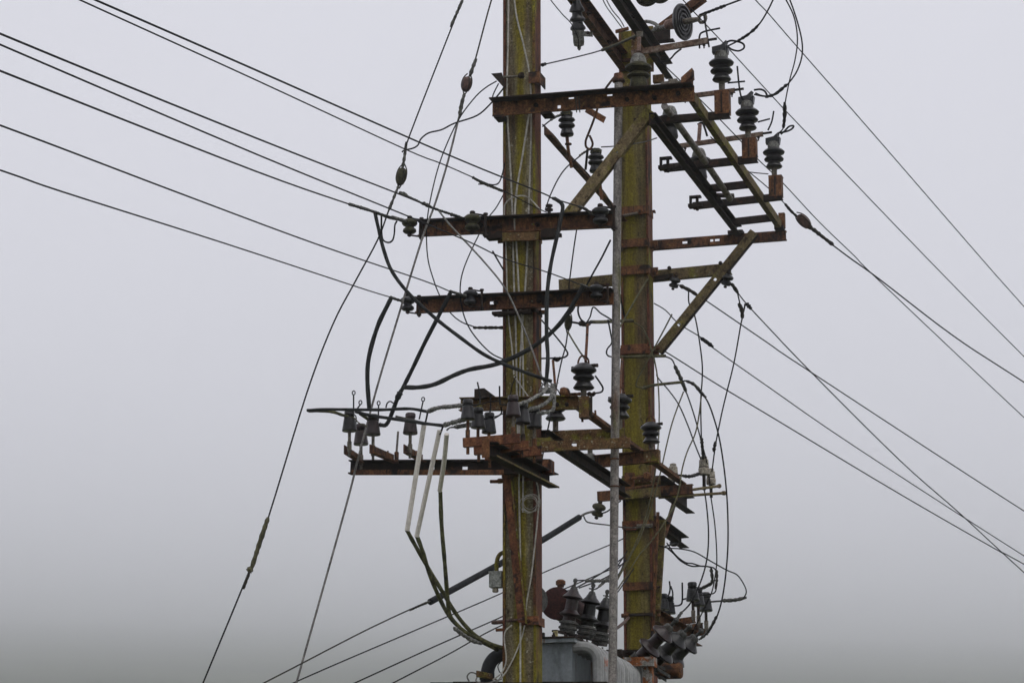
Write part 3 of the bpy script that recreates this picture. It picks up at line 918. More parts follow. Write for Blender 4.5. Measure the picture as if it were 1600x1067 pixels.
ME['cone_pin'] = lm([(4.6, -2), (4.6, 17)], 12)
_q = MB().box(Vector((0, 0, 53)), Vector((19, 0, 1.5)), Vector((0, 4, 0)), Vector((0, 0, 1.8)))
_q.lathe([(3, 0), (3, 6)], Vector((17, 0, 54)), Vector((1, 0, 0)), 6)
_q.lathe([(11, 50), (12, 54), (10, 57)], n=14)
ME['cone_strap'] = _q.mesh('strap')
ME['cone_hook'] = MB().tube(catmull([Vector(p) for p in ((-9, 0, 55), (-8.5, 0, 62), (-5, 0, 69), (1, 0, 70), (6, 0, 66), (8, 0, 61), (8, 0, 55))], 4), 1.5, 8).mesh('hook')
ME['small_pin_ins'] = lm([(4, 0), (10, .8), (11, 3), (9, 10), (7.8, 12), (11, 14), (13.3, 16.5), (12.5, 19.5), (8, 22), (11, 24), (13.6, 26), (12.6, 28.6), (8.5, 31), (7.5, 34), (9, 36), (9, 39), (6, 41)])
ME['small_tie'] = MB().tube([Vector(((9 + .9 * math.sin(k * 2.2)) * math.cos(k * .9), (9 + .9 * math.sin(k * 2.2)) * math.sin(k * .9), 33 + .16 * k)) for k in range(44)], .75, 5).mesh('tie_wire')
ME['spool'] = lm([(3.5, -13), (8.5, -12), (11, -9.5), (10.3, -6), (7, -3.2), (7, -1), (10.5, .6), (12.6, 3.5), (12.4, 6.8), (9, 9.8), (4, 11.5)])
ME['spool_bolt'] = MB().lathe([(2.2, -18), (2.2, 14)], n=8).lathe([(4, 12), (4, 15.5), (3, 16.5)], n=6).lathe([(3.6, -17), (3.6, -14)], n=6).mesh('bolt')


def ins_root(name, label, cat, x, y, b, s=1.0, group=None, tilt=None):
    r_ = thing(name, label, cat, at(x, y, b), group)
    k = ppm(b) * s
    r_.scale = (k, k, k)
    r_.rotation_euler = tilt or (random.uniform(-.02, .02), random.uniform(-.02, .02), -ANG)
    return r_


def bell(label, x, y, b, m='porcelain_brown', s=1.0, pin=True, group=None, pin_m='pin', fer='pin', tie=True):
    """y: lower rim of the bell"""
    r_ = ins_root('bell_insulator', label, 'insulator', x, y, b, s, group)
    nm = 'bell_' + m
    if nm not in ME:
        ME[nm] = ME['bell'].copy()
    put('bell_body', ME[nm], m, r_)
    if tie: put('tie_wire', ME['bell_tie'], 'wire', r_)
    if pin:
        for kk, mm in (('bell_pin', pin_m), ('bell_ferrule', fer)):
            nm = kk + mm
            if nm not in ME: ME[nm] = ME[kk].copy()
            put('pin' if kk == 'bell_pin' else 'pin_socket', ME[nm], mm, r_)
    return r_


# --- bells on the left end of the dark low arm
for (x0, y0, x1, y1, lab) in ((537, 709, 560, 724, 'leftmost short rusty angle bracket on the end of the dark low arm'), (577, 708, 614, 724, 'middle short rusty angle bracket on the left end of the dark low arm'), (630, 708, 659, 724, 'right short rusty angle bracket on the dark low arm, nearest the white tubes')):
    bq = -.13 - (x1 - x0) / 92
    t = MB().angle(at(x0, y0, bq), at(x1, y1, -.13), A * .035, Z * .05, .006).build('angle_bracket', 'rust', None, label=lab, category='bracket', group='brackets on the low arm')
    MB().bolt(at(x1 - 8, y1 - 11, -.2), Z, .010, .016).build('bolt', 'dark_steel', t)
bell('grey-brown bell insulator at the very left end of the dark low arm', 546, 673, -.38, 'porcelain_dark')
bell('dark brown bell insulator set lowest, second from the left on the low arm', 564, 694, -.14, 'porcelain_brown')
bell('reddish-brown bell insulator on the middle bracket of the low arm', 583, 679, -.45, 'porcelain_brown')
bell('reddish bell insulator alone on the right bracket, beside the white tubes', 641, 677, -.40, 'porcelain_brown', tie=False)
t = thing('bare_pin', 'bare steel insulator pin without porcelain between two bells on the low arm', 'pin', at(620, 720, -.15))
MB().tube([at(619.5, 708, -.15), at(622, 674, -.15)], .0065, 8).build('pin', 'galv', t)
MB().lathe([(.012, 0), (.013, .055), (.009, .06)], at(619.5, 722, -.15), Z, 10).build('socket', 'rust', t)
for (x0, y0, x1, y1, lab) in ((552.5, 643, 552.5, 617, 'thin upright horn rod with an eye above the leftmost bell'), (557, 640, 563, 632, 'short slanting horn rod behind the leftmost bell'), (591, 658, 591.5, 633, 'thin upright horn rod with an eye above the middle bracket'), (655, 655, 661, 627, 'thin leaning horn rod with an eye left of the white tubes')):
    p0, p1 = at(x0, y0, -.3), at(x1, y1, -.3)
    q = MB().tube([p0, p1], .0042, 6)
    q.tube([p1 + A * (.009 * math.sin(k)) + Z * (.012 * (1 - math.cos(k))) for k in [i * .785 for i in range(9)]], .0035, 5)
    q.build('horn_rod', 'wire', None, label=lab, category='rod', group='horn rods')

# --- bells on the three red bars in front of the near pole
bars = ((723, 691, 812, 684, -1.17), (740, 703, 826, 695, -.97), (757, 712, 846, 703, -.76))
blab = ('topmost and nearest', 'middle', 'lowest and farthest')
for i, (x0, y0, x1, y1, b) in enumerate(bars):
    t = thing('insulator_bar', f'{blab[i]} of three red rusty bars carrying bell insulators before the near pole', 'bar', at((x0 + x1) / 2, y0, b), 'red bars before the near pole')
    MB().channel(at(x0, y0, b), at(x1, y1, b), 14.5 * ppm(b), .03, .006, B).build('channel', 'rust_bright', t)
    for x in (x0 + 8, x1 - 11):
        yy = y0 + (y1 - y0) * (x - x0) / (x1 - x0)
        MB().tube([at(x, yy + 6, b + .02), at(x, yy + 19, b + .02)], .009, 8).build('pin_end', 'rust', t)
sp_ = ((731, 655, 802, 650), (747, 668, 817, 661), (764, 676, 835, 668))
for i, (xa, ya, xb, yb) in enumerate(sp_):
    b = bars[i][4] + .02
    bell(('grey bell insulator, left end of the top red bar, wrapped cable from its left', 'grey bell insulator, left end of the middle red bar', 'black bell insulator, left end of the lowest red bar')[i], xa, ya, b, ('porcelain_dark', 'porcelain_dark', 'porcelain_black')[i], .98, pin_m='rust', fer='rust')
    bell(('large grey-brown bell insulator, right end of the top red bar, against the near pole', 'grey bell insulator, right end of the middle red bar, against the near pole', 'grey bell insulator, right end of the lowest red bar, by the pole edge')[i], xb, yb, b, ('porcelain_brown', 'porcelain_dark', 'porcelain_dark')[i], 1.02, pin_m='pin', fer='rust')
for (pts, lab) in (([(746, 597, -.95), (749, 612, -.95), (750, 628, -.97), (747, 632, -1.0), (738, 633, -1.1)], 'bent upright horn wire above the leftmost bell of the red bars'), ([(766, 615, -.9), (766, 642, -.92), (760, 648, -.95)], 'short upright horn wire in the middle of the red bar bells'), ([(780.5, 603, -1.0), (781, 628, -1.0), (783, 632, -1.02), (792, 632, -1.1)], 'tall bent horn wire left of the near pole beside the bells'), ([(783, 635, -.9), (783, 646, -.88), (770, 655, -.8)], 'bent jumper between the lowest bell and the near pole')):
    wire('horn_wire', lab, pts, 2.6, 'wire', 'rod')

# --- bells on the right, on bars of the lowest outrigger
rb = ((1050, 972, 1086, 967, 3.55), (1054, 983, 1098, 977, 3.75), (1060, 990, 1105, 986, 3.95))
for i, (x0, y0, x1, y1, b) in enumerate(rb):
    t = thing('insulator_bar', ('topmost', 'middle', 'lowest')[i] + ' of the three rusty bars right of the far pole foot', 'bar', at((x0 + x1) / 2, y0, b), 'bars right of the far pole')
    MB().channel(at(x0 - 8, y0 + 1, b), at(x1, y1, b), 9.5 * ppm(b), .03, .006, B).build('channel', 'rust', t)
for (x, y, b, s, lab) in ((1082.5, 938, 3.55, .86, 'black bell insulator, tallest on the right of the far pole foot'), (1091, 946, 3.75, .86, 'black bell insulator half hidden behind the tallest one on the right'), (1103, 954, 3.95, .86, 'black bell insulator farthest right, with a thick lead going right'), (1046, 958, 3.7, .8, 'black bell insulator beside the mossy prop of the far pole'), (1037, 952, 3.5, .74, 'black bell insulator mostly hidden behind the mossy prop')):
    bell(lab, x, y, b, 'porcelain_black', s, pin_m='dark_steel', fer='pin')

# --- posts of the switch frame
for (key, x, y, s, lab, dx) in (('a', 1128, 140, 1.0, 'dark ribbed post insulator, nearest of three on the right of the ladder frame', 0), ('b', 1169, 215, .94, 'dark ribbed post insulator, middle of three on the right of the ladder frame', 0), ('c', 1210, 274, .86, 'dark ribbed post insulator, farthest of three on the right of the ladder frame', 0)):
    b = rungs[key] + .02
    r_ = ins_root('post_insulator', lab, 'insulator', x, y, b, s, 'posts right of the ladder frame')
    r_.scale = [q * ppm(rungs['a']) / ppm(b) * 1.0 if False else q for q in r_.scale]
    put('ribbed_body', ME['post'], 'porcelain_dark', r_)
    put('sleeve', ME['post_sleeve'], 'cap_grey', r_)
    put('pin', ME['post_pin'], 'pin', r_)
    put('clamp', ME['post_clamp'], 'porcelain_black', r_)
ol = [(13.5, 0), (14.5, 3), (13.2, 12), (12.6, 17), (17, 18.5), (18.6, 20.5), (17.5, 23), (12.5, 27), (17, 30), (21.4, 33), (21, 36.5), (15, 40.5), (13.4, 42)]
ME['switch_ins'] = lm(ol)
ME['switch_cap'] = lm([(13.6, 41), (12.6, 47), (10.5, 53), (9, 56), (7, 57.5)])
for (x, y, b, s, lab) in ((998, 139, rungs['a'] - .02, 1.0, 'olive switch insulator with grey cap standing above the highest crossarm'), (1047, 216, rungs['b'] - .1, .90, 'grey-capped switch insulator half hidden under the top of the ladder frame'), (1093, 280, rungs['c'] - .1, .86, 'grey-capped switch insulator farthest down the ladder frame')):
    r_ = ins_root('switch_insulator', lab, 'insulator', x, y, b, s, 'switch insulators left of the ladder frame')
    mm = 'porcelain_green' if x < 1010 else 'porcelain_dark'
    if 'switch' + mm not in ME: ME['switch' + mm] = ME['switch_ins'].copy()
    put('body', ME['switch' + mm], mm, r_)
    put('cap', ME['switch_cap'], 'cap_grey', r_)
for (x0, y0, x1, y1, key, h, lab) in ((986, 83, 1106, 63, 'a', 9.5, 'rusty switch blade bar, nearest, crossing to the first ribbed post'), (1060, 152, 1148, 141, 'b', 7, 'rusty switch blade bar, middle, ending at the second ribbed post'), (1054, 229, 1192, 209, 'c', 7, 'rusty switch blade bar, farthest, ending at the third ribbed post')):
    b = rungs[key] - .03
    k = ppm(b)
    t = thing('isolator_bar', lab, 'switch blade', at((x0 + x1) / 2, (y0 + y1) / 2, b), 'switch blades')
    MB().channel(at(x0, y0, b), at(x1, y1, b), h * k, .02, .004, B).build('bar', 'rust_pale', t)
    MB().plank(at(x1, y1, b), at(x1 + 14, y1 - 2, b), Z * .012, B * .012).build('tip', 'dark_steel', t)
    for f in (.12, .95):
        MB().bolt(at(x0 + (x1 - x0) * f, y0 + (y1 - y0) * f + h / 2, b), -Z, .009, .014).build('bolt', 'dark_steel', t)
t = thing('blade_stem', 'pale upright stem on the olive switch insulator cap', 'bracket', at(998, 80, rungs['a'] - .04))
MB().prism(at(998, 80, rungs['a'] - .05), at(999, 52, rungs['a'] - .05), [(-.010, -.008), (.010, -.008), (.010, .008), (-.010, .008)], A, B).build('stem', 'cap_pink', t)
MB().box(at(999.5, 54, rungs['a'] - .05), A * .018, B * .010, Z * .016).build('eye', 'pin', t)
t = thing('blade_stem', 'pale upright stem with a hook on the farthest switch insulator', 'bracket', at(1093, 222, rungs['c'] - .1))
MB().prism(at(1092, 222, rungs['c'] - .1), at(1094, 194, rungs['c'] - .1), [(-.012, -.008), (.012, -.008), (.010, .008), (-.010, .008)], A, B).build('stem', 'cap_pink', t)
MB().tube(trace([(1090, 195, rungs['c'] - .1), (1097, 192), (1101, 200), (1105, 213, rungs['c'] - .1)]), .007, 8).build('hook', 'wire', t)
for (key, segs, lab) in (('a', ([(1100, 24), (1104, 50), (1108, 74)], [(1093, 76), (1093, 57), (1100, 50), (1125, 44.5)]), 'crossed arcing horn rods by the nearest ribbed post'), ('b', ([(1152, 104), (1155, 135), (1158, 151), (1162, 156)], [(1137, 130), (1164, 127.5)]), 'crossed arcing horn rods by the middle ribbed post'), ('c', ([(1209, 174), (1206, 190), (1200, 204)], [(1184, 191), (1203, 186)]), 'short crossed arcing horn rods by the farthest ribbed post')):
    b = rungs[key] - .02
    t = thing('arcing_horn', lab, 'rod', at(segs[0][0][0], segs[0][-1][1], b), 'arcing horns')
    for sg in segs:
        MB().tube(trace([(*p, b) for p in sg]), .0055, 7).build('rod', 'wire', t)

# --- cone-shaped pin insulators lower down
for (x, y, b, s, lab, hook) in ((912, 625, -.12, 1.0, 'black three-shed pin insulator with a hook on top, on the mossy end box', 1), (868, 672, .75, .95, 'black pin insulator showing only its lower cone above the mossy arm', 0), (968, 669, .76, .93, 'black pin insulator hidden behind the thin grey pipe', 1), (1018, 706, 1.5, .80, 'black pin insulator against the far pole with a small bracket box below', 1)):
    r_ = ins_root('pin_insulator', lab, 'insulator', x, y, b, s, 'three-shed pin insulators')
    put('shed_body', ME['cone'], 'porcelain_dark', r_)
    put('pin', ME['cone_pin'], 'pin', r_)
    put('strap', ME['cone_strap'], 'dark_steel', r_)
    if hook: put('hook', ME['cone_hook'], 'rust', r_)
MB().box(at(1019, 714, 1.5), A * .046, B * .03, Z * .042).build('pin_box', 'mossy_rust', x_arm)
for (x, y, b, s, lab, bend) in ((886, 213, .35, 1.0, 'small dark pin insulator on a bent rod just right of the near pole', ((886, 214), (888, 235), (893, 262))), (931, 270, .9, .95, 'small dark pin insulator half behind the mossy diagonal brace', ((932, 270), (937, 285), (940, 312)))):
    r_ = ins_root('small_pin_insulator', lab, 'insulator', x, y, b, s, 'small pin insulators under the top arm')
    put('body', ME['small_pin_ins'], 'porcelain_black', r_)
    put('tie_wire', ME['small_tie'], 'wire_moss', r_)
    t = MB().tube(trace([(*p, b) for p in bend]), .010, 8)
    t.lathe([(.012, 0), (.02, .002), (.02, .010), (.012, .012)], at(bend[1][0], bend[1][1] - 8, b), Z, 10)
    o = t.build('bent_pin', 'rust', None, label='bent rusty pin under the ' + ('left' if x < 900 else 'right') + ' small dark insulator behind the crossed braces', category='pin', group='bent pins')

# --- spools where the service lines end
for (x, y, b, s, side, m, lab) in ((640, 353, -.14, 1.0, 1, 'porcelain_green', 'mossy spool insulator off the left end of the upper service arm'), (738, 347, -.19, 1.1, 1, 'porcelain_green', 'olive spool insulator midway on the upper service arm, twisted wire attached'), (938, 336, -.19, 1.1, 1, 'porcelain_black', 'black spool insulator at the right end of the upper service arm'), (637, 474, -.14, .95, 1, 'porcelain_black', 'dark spool insulator off the left end of the lower service arm'), (735, 464, -.19, .95, 1, 'porcelain_black', 'dark spool insulator midway on the lower service arm'), (932, 455, -.19, .9, 1, 'porcelain_black', 'dark spool insulator at the right end of the lower service arm by the pipe')):
    r_ = ins_root('spool_insulator', lab, 'insulator', x, y, b, s, 'spool insulators on the service arms')
    nm = 'spool' + m
    if nm not in ME: ME[nm] = ME['spool'].copy()
    put('spool_body', ME[nm], m, r_)
    put('bolt', ME['spool_bolt'], 'dark_steel', r_)
    kk = 'spool_strap'
    if kk not in ME:
        ME[kk] = MB().prism(Vector((-2, 0, 13)), Vector((20, 3, 9)), [(-3, -.8), (3, -.8), (3, .8), (-3, .8)], Vector((0, 1, 0)), Z).prism(Vector((-2, 0, -15)), Vector((20, 3, -19)), [(-3, -.8), (3, -.8), (3, .8), (-3, .8)], Vector((0, 1, 0)), Z).lathe([(2.2, -24), (2.2, 12)], Vector((19, 3, 0)), n=8).lathe([(3.8, -22), (3.8, -18.5)], Vector((19, 3, 0)), n=6).lathe([(3.4, 10), (3.4, 13)], Vector((19, 3, 0)), n=6).mesh('strap')
    put('strap', ME[kk], 'dark_steel', r_)
t = thing('bolt_terminal', 'small dark bolt terminal on top of the upper service arm right of the near pole', 'terminal', at(858, 336, -.14))
MB().lathe([(.010, -.03), (.010, .0), (.022, .002), (.022, .012), (.012, .016), (.012, .024), (.020, .026), (.020, .036), (.01, .04)], at(858, 330, -.14), Z, 10).build('bolt', 'dark_steel', t)

# --- spools under the spur arm on the far pole, and the green one
for (x, y, b, m, s, lab) in ((1054, 441, 2.86, 'porcelain_black', .7, 'small black spool insulator under the mossy spur arm beside the far pole'), (1136, 437, 2.86, 'porcelain_black', .75, 'small black spool insulator behind the upper part of the long strut'), (935, 796, 2.7, 'porcelain_green', .85, 'green two-disc spool insulator under the left end of the low far arm')):
    r_ = ins_root('spool_insulator', lab, 'insulator', x, y, b, s, 'spool insulators on the far pole', (0.35, .25, 0))
    put('spool_body', ME['spool' + m], m, r_)
    put('bolt', ME['spool_bolt'], 'dark_steel', r_)


# --- egg insulators in the guy wires
def egg(label, x, y, b, ang, ln, wd, m):
    """ang: direction in the picture, degrees clockwise from up; ln, wd: length and width in pixels"""
    k = ppm(b)
    ax = (_up * math.cos(R(ang)) + _rt * math.sin(R(ang))).normalized()
    sd_ = (_rt * math.cos(R(ang)) - _up * math.sin(R(ang))).normalized()
    c = at(x, y, b)
    t = thing('guy_insulator', label, 'insulator', c, 'egg insulators in guy wires')
    pr = []
    for i in range(13):
        u = -1 + i / 6
        rr = (max(0.0, 1 - abs(u) ** 3.2)) ** .5
        pr.append((max(.001, wd / 2 * k * (.12 + .88 * rr)), u * ln / 2 * k))
    mb = MB().lathe(pr, c, ax, 16)
    for i, v in enumerate(mb.v):               # press grooves into the long sides
        dv = v - c
        a_ = math.atan2(dv.dot(_fw), dv.dot(sd_))
        rad = dv - ax * dv.dot(ax)
        mb.v[i] = v - rad * (.20 * (.5 + .5 * math.cos(4 * a_)))
    mb.build('porcelain_body', m, t)
    for s in (-1, 1):
        sv = sd_ if s > 0 else (sd_ * .55 - _fw * .8)
        loop = catmull([c + ax * (s * ln * k * v_) + sv * (wd * k * u_) - _fw * (wd * k * .12) for u_, v_ in ((.10, .66), (.34, .42), (.44, .15), (.42, -.15), (.25, -.38), (0, -.45), (-.25, -.38), (-.42, -.15), (-.44, .15), (-.34, .42), (-.10, .66))], 3)
        MB().tube(loop, .0036, 6).build('wire_loop', 'wire_brown', t)
    return t


egg('olive egg insulator in the left guy wire, above the upper service arm', 627, 276, -.25, 12, 30, 18, 'porcelain_green')
egg('reddish egg insulator in the guy wire left of the near pole top', 729, 132, -.15, 12, 26, 18, 'porcelain_red')
egg('reddish-brown egg insulator in the wire right of the ladder frame', 1256, 346, 2.4, -45, 27, 17, 'porcelain_red')
egg('small mossy egg insulator hanging under the lower service arm, left of the pipe', 888, 504, 1.2, 5, 25, 12, 'porcelain_green')


# --- strain discs at the top right
def disc(label, x, y, b, ax, r_px, m='porcelain_black', cap_m='porcelain_red', clevis=True, face=False):
    k = ppm(b)
    c = at(x, y, b)
    t = thing('strain_insulator', label, 'insulator', c, 'strain disc insulators')
    ax = ax.normalized()
    r_ = r_px * k
    pr = [(r_ * .22, -r_ * .42), (r_ * .3, -r_ * .40), (r_ * .62, -r_ * .26), (r_ * .92, -r_ * .10), (r_, r_ * .02), (r_ * .97, r_ * .12), (r_ * .86, r_ * .14), (r_ * .80, 0), (r_ * .74, .0), (r_ * .70, r_ * .13), (r_ * .62, r_ * .13), (r_ * .58, 0), (r_ * .52, 0), (r_ * .48, r_ * .13), (r_ * .40, r_ * .13), (r_ * .36, .0), (r_ * .28, .0), (r_ * .25, r_ * .12), (r_ * .10, r_ * .12)]
    MB().lathe(pr, c, ax, 28).build('disc', m, t)
    MB().lathe([(r_ * .14, -r_ * 1.05), (r_ * .26, -r_ * .95), (r_ * .30, -r_ * .5), (r_ * .26, -r_ * .3)], c, ax, 14).build('cap', cap_m, t)
    if clevis:
        e = c + ax * r_ * .1
        q = MB().tube([e, e + ax * r_ * .35], r_ * .16, 10)
        q.tube([e + ax * r_ * .35, e + ax * r_ * .7, e + ax * r_ * .95], [r_ * .17, r_ * .13, r_ * .12], 10)
        u, v = perp(ax)
        q.tube([e + ax * r_ * 1.1 + (ax * math.cos(g) + _up * math.sin(g)) * r_ * .22 for g in [i * .7 for i in range(10)]], r_ * .09, 8)
        q.build('clevis', 'pin', t)
    return t


disc('black ribbed strain disc with a pink-brown cap at the top of the far pole', 1066, 35, 2.2, _rt * .85 + _up * .10 - _fw * .52, 30, 'porcelain_dark', 'cap_pink')
disc('green-faced strain disc cut by the top edge of the picture', 1011, -6, 2.0, -_up * .55 - _fw * .8 + _rt * .1, 19, 'porcelain_green', 'porcelain_red', False)
disc('second green strain disc barely showing at the top edge of the picture', 1032, -9, 2.3, -_up * .55 - _fw * .8 + _rt * .1, 17, 'porcelain_green', 'porcelain_red', False)
t = thing('strain_link', 'grey forked link tying the black strain disc to the far pole top', 'link', at(1020, 47, 2.5))
MB().tube(trace([(1041, 42, 2.35), (1032, 44), (1022, 48), (1012, 55, 2.55)]), [.016] * 6 + [.020] * 4 + [.014] * 6, 10).build('link', 'cap_grey', t)
MB().tube(trace([(1030, 43, 2.4), (1022, 37), (1010, 34), (998, 38, 2.6)]), .012, 10).build('strap', 'cap_grey', t)

# --- hanging arrester top left of the far pole
t = thing('surge_arrester', 'dark ribbed surge arrester hanging beside the rusty top beam', 'arrester', at(903, 80, 1.0))
k = ppm(1.0)
ax = (-_up + _rt * .06).normalized()
c = at(900, -6, 1.0)
MB().lathe([(5.5 * k, 0), (7 * k, 12 * k), (12 * k, 22 * k), (12.5 * k, 25 * k), (8 * k, 27 * k), (8.5 * k, 32 * k), (12.5 * k, 37 * k), (12.5 * k, 40 * k), (8.5 * k, 42 * k), (9 * k, 46 * k), (12.5 * k, 51 * k), (12.5 * k, 54 * k), (9.5 * k, 56 * k)], c, ax, 20).build('ribbed_body', 'porcelain_dark', t)
MB().lathe([(9.6 * k, 56 * k), (9.8 * k, 62 * k), (8.8 * k, 64 * k), (9 * k, 74 * k), (8 * k, 80 * k), (3 * k, 82 * k), (3 * k, 85 * k), (1 * k, 88 * k)], c, ax, 18).build('base', 'cap_grey', t)
MB().plank(at(908, 53, .98), at(926, 54, .98), Z * .03, B * .012).build('bracket', 'cap_grey', t)
MB().bolt(at(919, 52, .96), -B, .010, .012).build('bolt', 'dark_steel', t)

# --- buff fuse bodies right of the far pole
for (x, y, b, s, lab) in ((1052, 752, 3.2, 1.0, 'buff porcelain fuse body standing behind the rusty low far arm'), (1100, 742, 3.5, 1.05, 'buff porcelain fuse body, tall, hung among the wires right of the far pole'), (1111, 757, 3.6, .9, 'short buff porcelain fuse body, lowest among the wires right of the far pole')):
    k = ppm(b) * s
    c = at(x, y, b)
    t = thing('fuse_body', lab, 'fuse', c, 'buff porcelain fuses')
    MB().lathe([(7 * k, 0), (8.2 * k, 1 * k), (8.4 * k, 9 * k), (7 * k, 11 * k), (7.4 * k, 13 * k), (6.8 * k, 22 * k), (5 * k, 24 * k), (5 * k, 27 * k), (3 * k, 28 * k)], c, Z, 16).build('body', 'porcelain_buff', t)
    MB().lathe([(7.2 * k, 10.2 * k), (7.6 * k, 11 * k), (7.2 * k, 12.4 * k)], c, Z, 14).build('band', 'dark_steel', t)
    MB().tube([c, c - Z * 22 * k], 2.6 * k, 8).build('stem', 'dark_steel', t)
for (p0, p1, lab) in (((1030, 777, 2.95), (1132, 770, 3.5), 'long dark rod sticking out right below the buff fuses'), ((1080, 765, 2.9), (1124, 759, 3.5), 'short dark rod sticking out right below the buff fuses')):
    a_, b_ = at(*p0), at(*p1)
    q = MB().tube([a_, b_], .0095, 8)
    q.lathe([(.014, -.02), (.016, 0), (.012, .012)], b_, (b_ - a_), 8)
    q.build('support_rod', 'mossy_steel', None, label=lab, category='rod', group='fuse support rods')
# ================================================================== lines coming in from the left
LG = 'service lines from the left'
BL = -9.0                                      # these lines come from nearer the viewer, past the left edge
wire('power_line', 'black service line, highest of seven on the left, ending at the upper right spool', [(-420, -245, BL), (148, 0), (400, 110), (640, 216), (750, 263), (850, 303), (863, 310), (905, 323), (925, 332, -.19)], 3.1, group=LG,
     wraps=[('sleeve', [(862, 309, -.25), (872, 314), (880, 319, -.22)], 6.5, 'sleeve'), ('grip', [(903, 322, -.22), (915, 327), (928, 336, -.19)], 7, 'sleeve')])
wire('power_line', 'black service line, second highest on the left, ending at the bolt terminal', [(-420, -248, BL), (124, 0), (400, 125.5), (632, 233), (690, 256), (738, 277), (790, 300), (830, 321), (854, 332, -.14)], 2.4, group=LG,
     wraps=[('sleeve', [(738, 277, -.8), (752, 285), (768, 292), (786, 299, -.5)], 6, 'sleeve')])
wire('power_line', 'black service line, third on the left, ending in a twisted tail at the olive spool', [(-420, -128, BL), (0, 53), (400, 216), (620, 302), (680, 326), (728, 342, -.2)], 3.1, group=LG,
     wraps=[('twisted_tail', [(624, 301, -.9), (650, 313), (668, 322), (690, 330), (712, 337), (730, 343, -.2)], 5.2, 'sleeve'), ('ferrule', [(624, 301, -.9), (630, 303), (636, 306, -.85)], 8, 'sleeve'), ('ferrule', [(660, 317, -.7), (668, 321), (674, 324, -.65)], 8, 'sleeve'), ('ferrule', [(704, 335, -.3), (714, 338, -.25)], 8, 'sleeve')])
wire('power_line', 'black service line, fourth on the left, crossing the near pole to the lower arm', [(-420, -112, BL), (0, 70), (400, 241), (640, 339), (735, 379), (790, 405), (854, 425), (910, 446), (925, 452, -.19)], 2.6, group=LG,
     wraps=[('sleeve', [(906, 444, -.25), (916, 448), (927, 452, -.2)], 6, 'sleeve')])
wire('power_line', 'black service line, fifth on the left, ending in a long grey sleeve', [(-420, -58, BL), (0, 111), (400, 268), (545, 319), (600, 336), (632, 347, -.15)], 3.1, group=LG,
     wraps=[('sleeve', [(545, 319, -1.1), (575, 328), (600, 337), (612, 341, -.5)], 7, 'sleeve'), ('grip', [(612, 340, -.5), (624, 343), (636, 347, -.14)], 8, 'sleeve')])
wire('power_line', 'black service line, sixth on the left, ending at the middle spool of the lower arm', [(-420, 45, BL), (0, 196), (275, 300), (490, 380), (660, 438), (705, 456), (728, 463, -.2)], 2.6, group=LG,
     wraps=[('sleeve', [(703, 455, -.5), (716, 459), (730, 463, -.2)], 6, 'sleeve')])
wire('power_line', 'black service line, lowest of seven on the left, ending at the lower left spool', [(-420, 125, BL), (0, 266), (98, 300), (350, 380), (560, 449), (612, 465), (630, 471, -.15)], 2.5, group=LG,
     wraps=[('sleeve', [(610, 464, -.4), (620, 468), (632, 471, -.14)], 6, 'sleeve')])

# guy wires
def gz(x, y, x2, y2, b):                       # carry a straight guy wire on down to the ground
    p, q = at(x, y, b), at(x2, y2, b)
    f = (p.z + .1) / (p.z - q.z)
    return p + (q - p) * f


gp = trace([(760, -95, -.2), (723, 0, -.25), (705, 45), (640, 212), (633, 240), (628, 262, -.25)])
o = MB().tube(gp, .0042, 6).build('guy_wire', 'wire', None, label='black guy wire from the picture top down to the olive egg insulator', category='wire', group='guy wires')
for (wp, wpx) in (([(723, 0, -.25), (712, 25), (704, 43, -.25)], 5.5), ([(635, 222, -.25), (632, 245), (629, 263, -.25)], 5)):
    q, rs = wrapped(trace(wp), wpx * ppm(-.25) / 2)
    MB().tube(q, rs, 8).build('grip', 'sleeve', o)
gp = trace([(622, 292, -.25), (607, 330), (590, 375), (555, 440), (520, 507), (480, 612), (420, 806), (390, 890), (317, 1067, -.25)])
gp.append(gz(390, 890, 317, 1067, -.25))
o = MB().tube(gp, .0046, 6).build('guy_wire', 'wire', None, label='black guy wire bowing left below the olive egg insulator, with a mossy guard tube', category='wire', group='guy wires')
for (wp, wpx, pn, wm) in (([(623, 290, -.25), (615, 310), (607, 330, -.25)], 5, 'grip', 'sleeve'), ([(419, 808, -.25), (405, 850), (393, 888, -.25)], 8, 'guard_tube', 'wire_moss'), ([(392, 888, -.25), (386, 904), (380, 920, -.25)], 5.5, 'grip', 'wire_brown'), ([(388, 893, -.25), (391, 889, -.25), (393, 886, -.25)], 10, 'cuff', 'wire_moss')):
    q, rs = wrapped(trace(wp), wpx * ppm(-.25) / 2, .2 if pn == 'guard_tube' else .4)
    MB().tube(q, rs, 8).build(pn, wm, o)
gp = trace([(800, -100, -.1), (768, 0, -.13), (745, 85), (738, 108), (733, 120, -.15)])
o = MB().tube(gp, .0046, 6).build('guy_wire', 'wire_brown', None, label='guy wire above the reddish egg insulator, left of the near pole', category='wire', group='guy wires')
q, rs = wrapped(trace([(744, 92, -.15), (738, 108), (734, 120, -.15)]), 6 * ppm(-.15) / 2)
MB().tube(q, rs, 8).build('grip', 'sleeve', o)
gp = trace([(726, 146, -.16), (718, 180), (700, 252), (680, 318), (660, 372), (620, 502), (590, 602), (560, 715), (538, 800), (463, 1067, -.3)])
gp.append(gz(538, 800, 463, 1067, -.3))
o = MB().tube(gp, .0062, 7).build('guy_wire', 'wire_grey', None, label='thick grey guy wire slanting from the reddish egg insulator to the lower left', category='wire', group='guy wires')
q, rs = wrapped(trace([(726, 146, -.16), (722, 160), (718, 180, -.17)]), 6 * ppm(-.15) / 2)
MB().tube(q, rs, 8).build('grip', 'sleeve', o)

